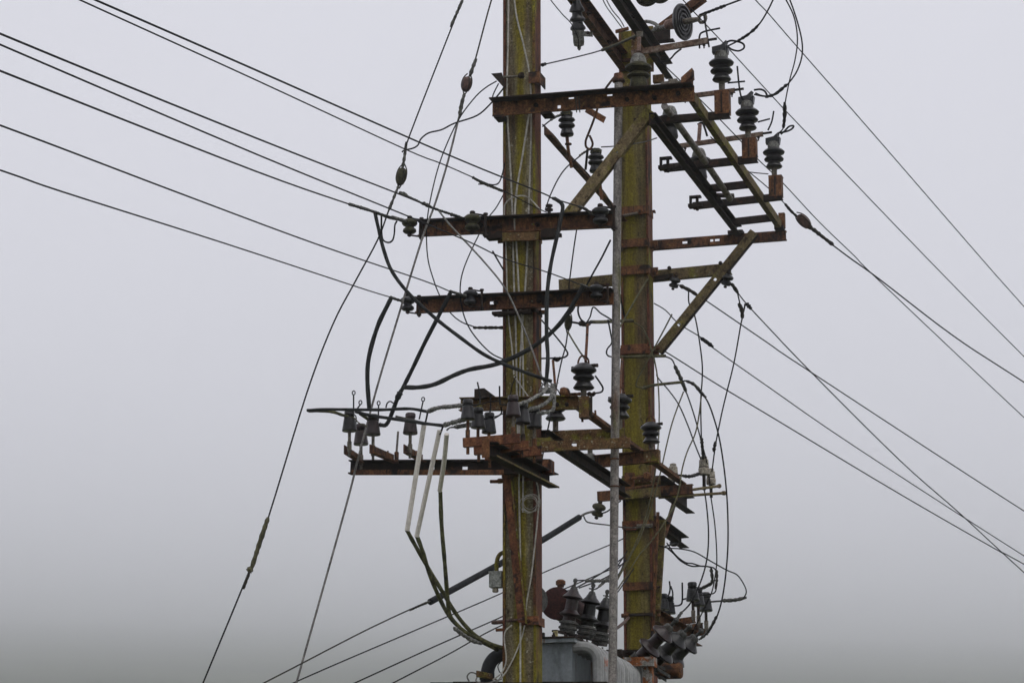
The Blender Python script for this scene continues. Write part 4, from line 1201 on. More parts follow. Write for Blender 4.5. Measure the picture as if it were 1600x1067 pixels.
wire('jumper_wire', 'thin wire dropping beside the grey guy from the stand-off bracket to below the lower arm', [(776, 127, -.12), (758, 138), (740, 155), (715, 190), (690, 246), (675, 300), (667, 350), (668, 400), (677, 436), (689, 466), (704, 489), (721, 503), (742, 511, -.05)], 2.2,
     wraps=[('armour_wrap', [(739, 512, -.05), (760, 512), (788, 512, .0)], 5, 'wire_brown')])
wire('jumper_wire', 'wavy black wire from the stand-off bracket left to the black guy wire', [(789, 134, -.1), (783, 143), (766, 163), (745, 181), (710, 193), (690, 203), (670, 208), (658, 217), (653, 227), (645, 232), (632, 235), (628, 238, -.25)], 2.6)
wire('jumper_wire', 'short black loop between the stand-off bracket and the highest crossarm', [(779, 131, -.1), (772, 145), (770, 153), (776, 157), (788, 158, -.1)], 2.2)
wire('jumper_wire', 'short black tail on the left edge of the near pole, joining the second service line', [(789, 250, -.02), (786, 268), (780, 285), (772, 289), (762, 288), (748, 288, -.6)], 2.4)
wire('jumper_wire', 'thin black wire bowing left of the near pole behind both service arms', [(788, 302, -.02), (775, 325), (760, 345), (738, 388), (723, 425), (719, 455), (724, 490), (738, 520), (765, 550), (790, 563, -.12)], 2.2)
wire('jumper_wire', 'dull grey wire slanting from the olive twisted line across the near pole to the bells', [(683, 326, -.5), (700, 348), (720, 370), (758, 411), (790, 452), (815, 505), (832, 548), (848, 592), (856, 605, -.4)], 3.2, 'wire_grey')
wire('jumper_wire', 'short black wire reaching the near pole from the fourth service line', [(770, 393, -.4), (778, 407), (788, 424, -.05)], 3)
wire('jumper_wire', 'black looped jumper hanging from the fifth service line sleeve', [(596, 338, -.6), (596, 358), (598, 374), (606, 379), (613, 376), (616, 366), (617, 352), (620, 346, -.4)], 3)

# heavy black insulated cables
CG = 'heavy black cables'
wire('insulated_cable', 'thick black cable hanging from the lowest service line to the low arm bells', [(611, 466, -.4), (606, 476), (590, 510), (577, 555), (574, 590), (577, 640, -.35)], 7.20, 'cable', 'cable', CG, sides=10)
wire('insulated_cable', 'thick black cable slanting from the sixth service line down to the low arm bells', [(704, 457, -.5), (690, 485), (665, 533), (645, 575), (630, 605), (622, 620), (606, 660), (596, 664), (592, 662, -.4)], 6.75, 'cable', 'cable', CG, sides=10,
     wraps=[('tape_wrap', [(626, 612, -.45), (620, 624, -.44)], 9.00, 'cable')])
wire('insulated_cable', 'thick black cable swooping left across the near pole from the lower arm', [(911, 447, -.2), (900, 467), (878, 502), (848, 531), (815, 552), (775, 569), (735, 577), (710, 586), (680, 600), (655, 605), (631, 605, -.45)], 7.20, 'cable', 'cable', CG, sides=10)
wire('insulated_cable', 'thick black cable curving from the fifth service line sleeve down right across the near pole', [(586, 333, -.75), (592, 360), (600, 392), (613, 425), (640, 460), (680, 497), (720, 528), (755, 553), (790, 570), (830, 585), (862, 596, -.55)], 5.85, 'cable', 'cable', CG, sides=10)
wire('insulated_cable', 'thick black cable hanging down along the right edge of the near pole', [(866, 310, -.3), (877, 318), (879, 328), (873, 358), (861, 412), (855, 460), (854, 520), (856, 560), (853, 603, -.5)], 6.30, 'cable', 'cable', CG, sides=10)
wire('insulated_cable', 'upper of two black cables reaching left past the leftmost bell', [(480, 641, -.5), (510, 639.5), (560, 640), (600, 640), (640, 638.5), (668, 643, -.6)], 4.95, 'cable', 'cable', CG, sides=10,
     wraps=[('tape_wrap', [(668, 643, -.6), (685, 637), (705, 635), (724, 633, -1.1)], 6.5, 'tape')])
wire('insulated_cable', 'cable end bending from the long black cable into the leftmost bell', [(482, 642, -.5), (505, 642), (522, 644), (534, 648), (545, 651, -.4)], 5, 'cable_moss', 'cable', CG, sides=8)
wire('insulated_cable', 'lower of two black cables running right from the low arm bells to the white tubes', [(556, 643, -.45), (580, 649), (620, 655), (660, 661), (694, 665, -.7)], 5.40, 'cable', 'cable', CG, sides=10,
     wraps=[('tape_wrap', [(694, 664, -.7), (708, 660), (722, 656), (738, 651, -.95)], 7.5, 'tape')])
wire('insulated_cable', 'mossy stub from the lower black cable to the middle bell', [(562, 646, -.45), (575, 655), (580, 662, -.45)], 5, 'cable_moss', 'cable', CG, sides=8)
wire('insulated_cable', 'short grey cable end lying over the reddish bell beside the white tubes', [(618, 651, -.45), (640, 656, -.42), (662, 661, -.5)], 5, 'sleeve', 'cable', CG, sides=8)
wire('taped_lead', 'taped grey lead from the lowest left bell to the third white tube', [(698, 672, -.9), (703, 668), (712, 667), (730, 664), (752, 658, -.78)], 3, 'tape', 'cable', None, wraps=[('tape_wrap', [(710, 667, -.88), (730, 664), (750, 659, -.78)], 7, 'tape')])
wire('jumper_wire', 'thin tie wires tangled between the two leftmost bells', [(538, 652, -.4), (552, 652), (560, 660), (568, 664), (580, 668), (590, 663, -.4)], 2.2, 'wire_moss')
wire('jumper_wire', 'thin hooked wire on the slanting black cable above the low arm', [(603, 637, -.4), (605, 630), (610, 627), (616, 631, -.4)], 2.4)
wire('jumper_wire', 'short lead from the upper black cable down to the first white tube', [(668, 643, -.6), (667, 650), (664, 663, -.6)], 3)
wire('jumper_wire', 'short lead from the lower black cable down to the second white tube', [(692, 666, -.7), (690, 672), (687, 679, -.7)], 3)

# taped leads from the right-hand bells up to the cables
for pts, lab in (([(804, 633, -1.1), (822, 628), (840, 618), (852, 610), (855, 600, -.55)], 'upper taped grey lead from the big bell to the hanging black cable'), ([(818, 642, -.95), (838, 637), (855, 628), (862, 618), (860, 606, -.55)], 'middle taped grey lead curling up right of the near pole'), ([(838, 646, -.76), (855, 644), (864, 640), (866, 628), (866, 612), (862, 600, -.55)], 'lower taped grey lead curling up right of the near pole')):
    wire('taped_lead', lab, pts, 3.5, 'tape', 'cable', 'taped leads by the near pole', wraps=[('tape_wrap', pts, 6, 'tape')])
wire('taped_lead', 'bunched taped lead ends around the black cable foot, right of the near pole', [(846, 606, -.5), (853, 612), (862, 610), (868, 600, -.5)], 4, 'tape', 'cable', wraps=[('tape_wrap', [(846, 607, -.5), (856, 612), (868, 600, -.5)], 8, 'tape')])

for pts, m_, lab in (([(741, 634, -1.0), (756, 630), (770, 627), (783, 627, -1.0)], 'wire', 'thin sagging wire strung between the horn wires above the red bar bells'),
                     ([(846, 598, -.5), (858, 606), (870, 608), (876, 618, -.2)], 'wire', 'short dark wire crossing the bunched taped ends'),
                     ([(842, 612, -.5), (850, 600), (864, 604), (872, 598, -.4)], 'wire_grey', 'short grey wire tail among the bunched taped ends'),
                     ([(745, 650, -.97), (757, 655), (764, 652), (776, 650), (786, 646, -.9)], 'wire', 'thin dark jumper behind the middle bell of the red bars'),
                     ([(806, 588, -.09), (799, 606), (797, 630, -.09)], 'wire_brown', 'brown wire end dangling from the knot on the near pole'),
                     ([(545, 646, -.38), (556, 650), (556, 668), (562, 672, -.2)], 'wire', 'thin black wire linking the two leftmost bells'),
                     ([(812, 690, -.7), (812, 720), (811, 760, -.3)], 'wire_pale', 'pale wire end hanging behind the red bars')):
    wire('jumper_wire', lab, pts, 2.0, m_)

# white tubes and the algae covered cables below them
for (pts, wpx, lab) in (([(663, 661, -.6), (636, 829, -.5)], 8, 'leftmost of three aged white plastic tubes hanging under the taped leads'), ([(687, 672, -.7), (651, 838, -.5)], 7.5, 'middle of three aged white plastic tubes hanging under the taped leads'), ([(698, 678, -.85), (694, 720), (687, 767, -.6)], 7.5, 'rightmost and shortest of three aged white plastic tubes')):
    k = ppm(-.6)
    MB().tube(trace(pts), wpx * k / 2, 12).build('white_tube', 'pvc', None, label=lab, category='tube', group='white plastic tubes')
GG = 'algae covered cables'
wire('insulated_cable', 'greenish cable from the left white tube curving down right to the near pole', [(636, 828, -.5), (645, 845), (665, 880), (690, 922), (715, 962), (740, 990), (765, 1005), (790, 1013, .02)], 6.5, 'cable_moss', 'cable', GG, sides=10)
wire('insulated_cable', 'greenish cable from the middle white tube curving under the left one', [(651, 836, -.5), (660, 860), (670, 893), (684, 928), (702, 962), (728, 988), (755, 1003), (778, 1015, .02)], 6.5, 'cable_moss', 'cable', GG, sides=10)
wire('insulated_cable', 'greenish cable hanging straight from the right white tube then bending to the pole', [(688, 768, -.6), (690, 820), (695, 880), (699, 930), (703, 960), (716, 978), (735, 992), (752, 1000, -.1)], 6.5, 'cable_moss', 'cable', GG, sides=10,
     wraps=[('tape_wrap', [(709, 980, -.3), (722, 990), (738, 1000), (752, 1005, -.1)], 7, 'tape')])

# grey wires running down the face of the near pole
for i, (pts, lab) in enumerate((
        ([(795, -60, -.075), (794, 60), (792, 160), (797, 250), (801, 345), (803, 440), (806, 520, -.075), (808, 640), (811, 760), (813, 900, -.08), (813, 1075, -.075)], 'pale wire running down the left of the near pole face'),
        ([(798, -60, -.08), (806, 20), (818, 70), (828, 122), (830, 200), (826, 330), (822, 430), (814, 540), (812, 640), (811, 740, -.08)], 'pale wire crossing from left to right down the near pole face'),
        ([(828, 170, -.085), (817, 240), (807, 300), (804, 345), (806, 372), (809, 420), (811, 460), (816, 520), (818, 640), (817, 800, -.08)], 'thin pale wire looping left beside the others on the near pole face'),
        ([(790, 360, -.08), (792, 440), (794, 490), (800, 545), (803, 585, -.085)], 'thin grey wire along the left flange of the near pole'),
        ([(803, 588, -.085), (808, 594), (820, 612), (832, 628, -.1)], 'short knotted pale wire on the near pole above the bells'),
        ([(846, 330, -.07), (824, 308), (803, 308), (790, 318), (788, 330), (788, 345, -.07)], 'bent grey wire round the near pole above the upper service arm'),
        ([(838, 750, -.12), (841, 765), (842, 785), (838, 830), (830, 900), (823, 940), (820, 975), (810, 1010), (790, 1050), (765, 1075, -.1)], 'pale wire sweeping down the lower near pole to the platform'),
        ([(800, 976, -.09), (790, 985), (788, 1000), (791, 1030), (784, 1050), (770, 1062, -.09)], 'pale wrapped wire at the left foot of the near pole'))):
    wire('pole_wire', lab, pts, 3.0 if i < 3 else 2.4, 'wire_pale', 'wire', 'pale wires on the near pole')
wc = at(829, 787, -.095)
rc = 13 * ppm(-.09)
q = MB()
rr = random.Random(5)
for j in range(6):
    ox, oz, s = rr.uniform(-.009, .009), rr.uniform(-.009, .009), rr.uniform(.80, 1.12)
    q.tube([wc + A * (ox + rc * s * math.cos(g)) + Z * (oz + rc * s * math.sin(g)) - B * (.004 * j) for g in [i * math.pi / 11 for i in range(23)]], .0017, 5)
q.build('wire_coil', 'wire_pale', None, label='small coil of pale wire hanging on the near pole', category='coil')

# thick stay tube crossing behind the near pole
t = thing('stay_tube', 'thick dark grey tube slanting up right behind the near pole', 'tube', at(780, 890, .25))
MB().tube(trace([(672, 940, .1), (775, 884), (845, 845), (905, 808, 1.6)]), .019, 12).build('tube', 'grey_pipe', t)
wire('stay_wire', 'thin wire from the thick grey tube down to the lower left corner', [(672, 939, .1), (640, 952), (560, 990), (415, 1065), (100, 1225, -2.0)], 2.4, 'wire_brown', 'wire', 'wires to the lower left', wraps=[('grip', [(672, 939, .1), (655, 946), (640, 953, 0)], 4, 'sleeve')])
wire('stay_wire', 'short wire from the green spool to the upper end of the thick grey tube', [(904, 809, 1.6), (915, 802), (930, 798, 2.65)], 3.6, 'sleeve')
LWG = 'wires to the lower left'
wire('stay_wire', 'second thin wire running to the lower left, under the thick grey tube', [(974, 841, 2.7), (950, 852, 2.6), (845, 896), (780, 928), (640, 988), (468, 1062), (150, 1205, -1.5)], 2.1, 'wire', 'wire', LWG)
wire('stay_wire', 'third thin wire running to the lower left', [(975, 880, 2.7), (900, 912, 2.2), (845, 935), (780, 965), (680, 1009), (553, 1067), (250, 1205, -1.5)], 2.1, 'wire', 'wire', LWG)
wire('stay_wire', 'lowest thin wire running to the lower left, past the grey elbow', [(890, 930, 1.9), (845, 950), (770, 983), (700, 1022), (613, 1067), (330, 1215, -1.5)], 2.1, 'wire', 'wire', LWG)
wire('jumper_wire', 'grey wire from the thick tube end right to the far pole clamp', [(912, 806, 1.9), (916, 814), (925, 817), (950, 820), (980, 824), (1018, 823, 2.72)], 2.2, 'sleeve')
wire('jumper_wire', 'short dark lead from the green spool right past the pipe', [(940, 802, 2.65), (950, 798), (960, 789), (970, 782, 2.7)], 2.6)

# ================================================================== lines leaving to the right
RG = 'lines leaving to the right'
BR = 12.0
wire('power_line', 'thin line, uppermost on the right, running down to the right edge', [(1128, -60, .9), (1180, 0), (1200, 21), (1245, 73), (1365, 210), (1530, 400), (1600, 479), (1900, 815, BR)], 1.43, group=RG)
wire('power_line', 'thin line, second from the top on the right', [(1040, -30, 1.2), (1074, 8), (1119, 56), (1138, 76), (1204, 148), (1252, 199), (1445, 400), (1600, 557), (1900, 855, BR)], 1.43, group=RG)
wire('power_line', 'thin line emerging under the ladder frame and crossing the stay with the reddish egg', [(1030, 95, 1.0), (1100, 162), (1150, 213), (1182, 247), (1224, 287), (1280, 347), (1335, 400), (1375, 440), (1600, 652), (1900, 930, BR)], 1.43, group=RG)
wire('stay_wire', 'line carrying the reddish egg insulator, running to the right edge', [(1110, 214, 2.0), (1150, 252), (1190, 285), (1218, 310), (1240, 334), (1248, 340, 2.4)], 1.68, group=RG, wraps=[('grip', [(1226, 318, 2.35), (1236, 330), (1247, 340, 2.4)], 4.5, 'wire_brown')])
wire('stay_wire', 'continuation of the reddish egg insulator line down to the right edge', [(1264, 353, 2.42), (1275, 363), (1325, 401), (1375, 437), (1490, 525), (1600, 597), (1900, 790, BR)], 1.85, group=RG, wraps=[('grip', [(1264, 353, 2.42), (1280, 366), (1302, 383, 2.6)], 4.5, 'wire_brown')])
wire('power_line', 'line dropping steeply from the spool behind the long strut to the lower right', [(1141, 441, 2.86), (1149, 452), (1160, 467), (1172, 481), (1200, 511), (1265, 579), (1407, 720), (1500, 802), (1600, 894), (1900, 1165, BR)], 1.60, group=RG, wraps=[('grip', [(1143, 443, 2.86), (1153, 458, 2.9)], 4.5, 'wire_brown'), ('clamp', [(1166, 474, 3.0), (1174, 483, 3.0)], 5, 'wire')])
wire('power_line', 'line from the spur arm spool crossing behind the long strut to the right edge', [(1056, 444, 2.86), (1070, 449), (1085, 458), (1105, 471), (1200, 536), (1265, 580), (1600, 798), (1900, 985, BR)], 1.60, group=RG, wraps=[('grip', [(1062, 446, 2.86), (1080, 455), (1090, 462, 2.9)], 4.5, 'wire_brown')])
wire('power_line', 'line passing the lower hole of the long strut to the right edge', [(1022, 474, 2.9), (1040, 485), (1061, 506), (1095, 527), (1112, 542), (1200, 604), (1335, 697), (1600, 868), (1900, 1055, BR)], 1.43, group=RG, wraps=[('splice', [(1095, 528, 3.1), (1105, 535), (1114, 542, 3.2)], 4.5, 'wire')])
wire('power_line', 'line starting at the foot of the long strut, lowest on the right', [(1034, 546, 2.9), (1060, 562), (1120, 600), (1200, 648), (1400, 768), (1560, 860), (1600, 881), (1900, 1050, BR)], 1.60, group=RG)

# loops and leads round the switch posts
ba, bb_, bc = rungs['a'], rungs['b'], rungs['c']
wire('jumper_wire', 'black closed loop right of the nearest ribbed post', [(1136, 66, ba), (1143, 64), (1155, 66), (1162, 70), (1162, 76), (1154, 80), (1144, 78), (1138, 74, ba)], 3.2)
wire('jumper_wire', 'black lead rising right from the nearest ribbed post past the top edge', [(1138, 72, ba), (1150, 66), (1165, 57), (1178, 47), (1188, 36), (1198, 20), (1208, 0), (1216, -20, ba - .2)], 2.6, wraps=[('sleeve', [(1152, 65, ba), (1168, 55), (1180, 45), (1186, 38, ba)], 5, 'cable')])
wire('jumper_wire', 'black lead looping up right from the middle ribbed post in a tall arc', [(1178, 148, bb_), (1195, 151), (1210, 148), (1224, 138), (1235, 127), (1246, 110), (1253, 88), (1253, 65), (1246, 35), (1234, 0), (1222, -24, bb_ - .3)], 2.4, wraps=[('sleeve', [(1195, 152, bb_), (1210, 148), (1222, 139), (1230, 132, bb_)], 5, 'cable')])
wire('jumper_wire', 'short doubled black loops on the middle ribbed post clamp', [(1178, 141, bb_), (1188, 140), (1195, 143), (1198, 150), (1190, 150), (1180, 146, bb_)], 3.2)
wire('jumper_wire', 'black lead rising from the farthest ribbed post inside the tall arc', [(1216, 209, bc), (1224, 200), (1226, 180), (1227, 160), (1234, 125), (1242, 95), (1246, 62), (1241, 28), (1228, 0), (1215, -22, bb_ - .3)], 2.2, wraps=[('armour_wrap', [(1224, 200, bc), (1226, 182), (1226, 160, bc - .1)], 6, 'wire_brown')])
wire('jumper_wire', 'black teardrop loop right of the farthest ribbed post', [(1216, 208, bc), (1228, 206), (1237, 202), (1240, 197), (1233, 198), (1226, 205), (1220, 210, bc)], 3)
wire('jumper_wire', 'thin wire strung below the ladder frame between the second and third posts', [(1146, 255, bb_ + .1), (1155, 266), (1178, 270), (1200, 272, bc)], 1.8)
wire('jumper_wire', 'black sleeved lead from the black strain disc to the top edge', [(1093, 24, 2.1), (1100, 21), (1125, 12), (1160, -1), (1190, -14, 1.9)], 3, wraps=[('sleeve', [(1100, 22, 2.1), (1118, 15), (1134, 9, 2.0)], 5, 'cable')])
wire('jumper_wire', 'black lead curving from the first switch blade left behind the pole top', [(1064, 77, 1.2), (1055, 84), (1048, 92), (1040, 96), (1027, 97, 1.6)], 3)
wire('stay_wire', 'thin rod from the near pole up right to the far pole top', [(846, 102, .0), (855, 100), (940, 79), (1000, 54, 2.4)], 2.2, wraps=[('rod', [(940, 79, 1.7), (970, 67), (998, 54, 2.4)], 5, 'wire_moss'), ('end_cap', [(847, 102, .0), (853, 100, .1)], 5, 'wire')])
wire('jumper_wire', 'black wire slanting down right beside the hanging arrester at the top', [(850, -15, .4), (860, 0), (878, 22), (893, 38), (903, 60), (904, 76, .95)], 1.8)
for pts, lab in (([(935, -15, 1.2), (947, 10), (960, 28), (972, 44, 2.2)], 'left of two thin wires between the top beams'), ([(940, -15, 1.2), (955, 14), (968, 30), (975, 42, 2.2)], 'right of two thin wires between the top beams')):
    wire('jumper_wire', lab, pts, 1.8)
wire('control_rod', 'dark rod leaning from the pipe top down left behind the highest crossarm', [(966, 119, .1), (960, 121), (942, 146), (932, 175), (925, 195), (917, 215), (915, 222), (916, 230), (922, 233), (926, 226), (924, 218), (921, 212, .3)], 3.6, 'rust', 'rod')
wire('jumper_wire', 'grey sleeved lead from the left small insulator to the near pole', [(880, 180, .35), (868, 184), (858, 190), (848, 198, .1)], 2.2, wraps=[('sleeve', [(878, 179, .35), (868, 183), (860, 188, .2)], 4, 'sleeve')])
wire('jumper_wire', 'black wire from the right small insulator bowing down to the upper arm', [(930, 232, .9), (918, 235), (905, 245), (885, 262), (872, 280), (860, 305), (852, 328, .2)], 2.2, wraps=[('sleeve', [(924, 232, .9), (912, 239), (905, 244, .8)], 3.6, 'wire_moss')])
wire('jumper_wire', 'thin wire from the right small insulator across the far pole to the ladder rail', [(940, 230, .9), (958, 229), (985, 226), (1010, 221), (1026, 216, 2.3)], 2.2, 'wire_brown')
wire('jumper_wire', 'dark wire along the rusty tie bar behind the mossy diagonal', [(848, 195, .1), (868, 215), (885, 237), (913, 266), (930, 285), (945, 302), (958, 325), (970, 350, 2.5)], 2.2)
wire('jumper_wire', 'dark short link hanging below the pipe rod hook', [(918, 234, .4), (917, 245), (915, 265, .5)], 4, 'wire_brown')
wire('jumper_wire', 'thin black wire between the two service arms right of the near pole', [(905, 320, .3), (903, 345), (897, 385), (891, 430), (889, 450), (893, 470, .6)], 2.2)
wire('jumper_wire', 'short straight black rod between the service arms, leaning right', [(954, 375, .6), (940, 403), (925, 430), (912, 455), (905, 470, .7)], 3)

# wires and rods round the far pole
FG = 'rods on the far pole'
for (pts, px_, lab) in (([(923, 503, 1.6), (940, 503), (958, 502), (988, 501, 2.7)], 5.5, 'grey horizontal rod crossing from left of the pipe to the far pole, upper'), ([(968, 558, 2.6), (1000, 557), (1040, 556, 2.75)], 5, 'mossy horizontal rod under the red clamp of the far pole'), ([(1003, 607, 2.6), (1020, 602), (1045, 599), (1065, 597, 2.75)], 4.5, 'mossy rod slanting right across the far pole below the red clamp')):
    wire('support_rod', lab, pts, px_, 'wire_moss', 'rod', FG, sides=8)
wire('jumper_wire', 'dark clamp and lead on the left end of the upper grey rod', [(886, 502, 1.2), (898, 504), (912, 506), (925, 503, 1.6)], 3.5, wraps=[('clamp', [(906, 505, 1.4), (915, 507), (922, 504, 1.6)], 7, 'dark_steel')])
wire('jumper_wire', 'black curl of wire above the upper grey rod', [(906, 470, .8), (903, 485), (907, 498), (915, 505, 1.5)], 3)
wire('jumper_wire', 'thin black lead from the upper grey rod to the lower service arm', [(916, 505, 1.5), (922, 495), (927, 480), (938, 489), (948, 495), (956, 500, 1.2)], 2.4)
wire('connecting_rod', 'thin red rod standing on the hooked pin insulator', [(918, 508, .3), (917, 530), (915, 565, -.1)], 4.5, 'rust_bright', 'rod')
wire('jumper_wire', 'grey wire from the small mossy egg to the hooked pin insulator', [(887, 518, 1.0), (895, 532), (905, 548), (912, 558), (918, 568, .0)], 3, 'wire_moss')
wire('jumper_wire', 'black wire from the small mossy egg down left to the bell leads', [(887, 518, 1.0), (884, 540), (878, 562), (872, 590), (868, 612), (859, 656), (852, 690), (846, 722, .2)], 2.4)
wire('jumper_wire', 'dark wire above the small mossy egg', [(889, 491, 1.2), (896, 483), (900, 472, .9)], 3)
wire('jumper_wire', 'black wire passing right behind the near pole to a bent clamp rod', [(846, 500, .2), (862, 518), (876, 535), (882, 543), (887, 552), (884, 557), (876, 559), (846, 560, .1)], 2.8, wraps=[('clamp', [(864, 560, .2), (870, 562), (876, 559, .2)], 7, 'dark_steel')])
wire('connecting_rod', 'thin red rod standing right of the near pole above the taped leads', [(864, 563, .2), (866, 585), (868, 612, .0)], 4, 'rust_bright', 'rod')
wire('jumper_wire', 'black curved lead right of the hooked pin insulator', [(930, 587, -.1), (937, 597), (942, 606), (940, 612), (932, 614), (922, 615), (900, 615), (882, 616, -.1)], 2.8, wraps=[('clamp', [(918, 614, -.1), (925, 617), (930, 613, -.1)], 7, 'dark_steel'), ('bar', [(878, 616, -.1), (895, 616), (912, 615, -.1)], 5, 'rust')])
wire('jumper_wire', 'black kinked wire left of the thin grey pipe', [(950, 500, 1.2), (954, 520), (956, 535), (949, 545), (948, 553), (953, 557), (962, 557, 2.0)], 2.6)
wire('connecting_rod', 'thin rusty rod right of the thin grey pipe, above the hidden pin insulator', [(972, 560, 1.6), (970, 590), (969, 616, .9)], 4, 'rust', 'rod')
wire('jumper_wire', 'grey wire crossing the far pole from the spur arm down left behind the pipe', [(1012, 436, 2.7), (1000, 456), (985, 482), (972, 505), (962, 522, 2.2)], 3, 'wire_moss')
wire('jumper_wire', 'dark twisted wires left of the far pole, behind the pipe', [(969, 460, 2.6), (972, 478), (976, 495), (978, 503, 2.7)], 3)
wire('jumper_wire', 'mossy wire crossing the far pole from the strut foot down to a small clamp', [(1050, 491, 2.7), (1036, 518), (1020, 548), (1003, 580), (997, 590), (994, 602), (999, 605), (1008, 605, 2.65)], 2.6, 'wire_moss', wraps=[('clamp', [(1004, 605, 2.65), (1013, 606, 2.65)], 6, 'rust')])
wire('jumper_wire', 'long thin wire from the upper grey rod curving down the far pole front', [(988, 502, 2.7), (1003, 512), (1013, 530), (1020, 555), (1026, 580), (1029, 610), (1030, 650), (1028, 700), (1021, 755), (1008, 810), (990, 855), (975, 885), (955, 920, 1.8)], 2.2, 'wire_moss')
wire('jumper_wire', 'thin wire from the strut foot clamp to the tall buff fuse', [(1020, 548, 2.68), (1026, 580), (1028, 590), (1045, 610), (1061, 633), (1075, 665), (1085, 692), (1097, 722, 3.5)], 2.2)
wire('jumper_wire', 'wrapped wire from the mossy rod down to the tall buff fuse', [(1040, 557, 2.75), (1050, 562), (1056, 575), (1064, 592), (1070, 608), (1075, 620), (1085, 650), (1096, 690), (1106, 730, 3.5), (1110, 770), (1117, 820), (1120, 870), (1118, 895), (1112, 925), (1098, 955), (1080, 992, 3.6)], 2.2, wraps=[('armour_wrap', [(1054, 571, 2.8), (1064, 592), (1072, 612, 2.9)], 5.5, 'sleeve')])
wire('jumper_wire', 'wrapped arc of wire from the slanting rod down the far right side', [(1063, 597, 2.75), (1072, 595), (1085, 602), (1096, 614), (1106, 628), (1116, 655), (1125, 690), (1133, 745), (1137, 800), (1137, 860), (1131, 920), (1122, 958), (1108, 985), (1092, 999, 3.4)], 2.4, wraps=[('armour_wrap', [(1072, 595, 2.8), (1085, 601), (1096, 614), (1103, 621, 2.9)], 5.5, 'sleeve'), ('sleeve', [(1120, 962, 3.4), (1108, 984), (1094, 998, 3.4)], 5, 'sleeve')])
wire('jumper_wire', 'thin wire bowing down from the wrapped arc, nearest the far pole', [(1068, 612, 2.85), (1058, 638), (1049, 665), (1040, 702), (1032, 738), (1018, 790), (1000, 840), (985, 868), (965, 905, 2.2)], 2.2, 'wire_moss')
wire('jumper_wire', 'thin wire from the wrapped arc crossing low in front of the far pole', [(1096, 617, 2.95), (1092, 650), (1086, 678), (1074, 705), (1066, 732), (1060, 768), (1045, 805), (1020, 842), (998, 868), (978, 900), (955, 935, 2.0)], 2.4, 'wire_moss', wraps=[('sleeve', [(1054, 788, 2.9), (1047, 802, 2.9)], 6, 'sleeve')])
wire('jumper_wire', 'thin drop wire from behind the long strut to the tall buff fuse', [(1076, 452, 2.88), (1076, 470), (1079, 480), (1085, 492), (1091, 521), (1097, 566), (1097, 595), (1095, 625), (1096, 687), (1099, 722, 3.5)], 2.2, wraps=[('armour_wrap', [(1096, 684, 3.3), (1098, 705), (1099, 720, 3.5)], 5, 'wire_brown')])
wire('jumper_wire', 'thin drop wire from the strut end spool line to the short buff fuse', [(1152, 456, 2.88), (1156, 474), (1160, 492), (1157, 510), (1147, 566), (1135, 615), (1127, 649), (1118, 695), (1113, 732), (1111, 745, 3.6)], 2.2, wraps=[('armour_wrap', [(1154, 474, 2.9), (1159, 484), (1160, 497, 2.95)], 6, 'wire_brown'), ('armour_wrap', [(1118, 690, 3.4), (1115, 705, 3.5)], 5, 'wire_brown')])
wire('jumper_wire', 'short connecting loop at the strut end spool line', [(1164, 475, 3.0), (1163, 482), (1160, 494, 2.95)], 2.6)
wire('jumper_wire', 'twisted grey lead between the two buff fuses', [(1060, 742, 3.2), (1072, 743), (1084, 744), (1096, 738, 3.5)], 3, wraps=[('tape_wrap', [(1066, 743, 3.3), (1078, 744), (1092, 740, 3.5)], 5, 'sleeve')])
wire('jumper_wire', 'lone down lead from the tall fuse to the tilted bushings', [(1100, 762, 3.5), (1104, 790), (1107, 830), (1105, 870), (1096, 905), (1080, 940), (1062, 960), (1052, 975), (1042, 988, 3.0)], 2.4, wraps=[('sleeve', [(1066, 955, 3.1), (1055, 970), (1048, 980, 3.0)], 4.5, 'sleeve')])
wire('jumper_wire', 'black wire arching from the prop to the far right lead', [(1030, 852, 2.8), (1045, 856), (1062, 857), (1085, 862), (1110, 876), (1135, 890), (1152, 898), (1163, 914), (1166, 925), (1162, 934, 3.9)], 2.0)
wire('jumper_wire', 'upper of two twisted black wires right of the far pole foot', [(1042, 848, 2.9), (1055, 866), (1070, 878), (1082, 880), (1095, 884), (1108, 885), (1118, 890, 3.6), (1120, 910), (1117, 925), (1106, 928), (1093, 930, 3.6)], 2.2, wraps=[('sleeve', [(1120, 890, 3.6), (1120, 905), (1118, 920, 3.6)], 4, 'wire_brown')])
wire('jumper_wire', 'lower of two twisted black wires right of the far pole foot', [(1042, 855, 2.9), (1052, 864), (1064, 876), (1080, 884), (1096, 884), (1110, 886), (1113, 895), (1113, 908), (1106, 914), (1092, 920, 3.55)], 2.4, wraps=[('sleeve', [(1111, 888, 3.5), (1113, 908), (1106, 914), (1094, 920, 3.55)], 5, 'sleeve')])
wire('jumper_wire', 'thick taped lead pointing right from the farthest right bell', [(1106, 940, 3.95), (1120, 939), (1145, 937), (1165, 934, 3.9)], 3, 'sleeve', wraps=[('tape_wrap', [(1128, 938, 3.95), (1148, 937), (1166, 933, 3.9)], 5.5, 'sleeve')])
for pts, lab in (([(1036, 932, 3.5), (1044, 930), (1047, 920), (1046, 908, 3.6)], 'left upright horn wire over the prop bells'), ([(1040, 936, 3.6), (1050, 934), (1051, 925), (1048, 915, 3.6)], 'short curved wire over the prop bells'), ([(1052, 946, 3.7), (1062, 945), (1066, 938), (1066, 910, 3.6)], 'tall upright horn wire between the right bells'), ([(1067, 936, 3.6), (1074, 934), (1080, 930, 3.6)], 'short link wire between the horn and the tallest right bell')):
    wire('horn_wire', lab, pts, 2.6, 'wire', 'rod')
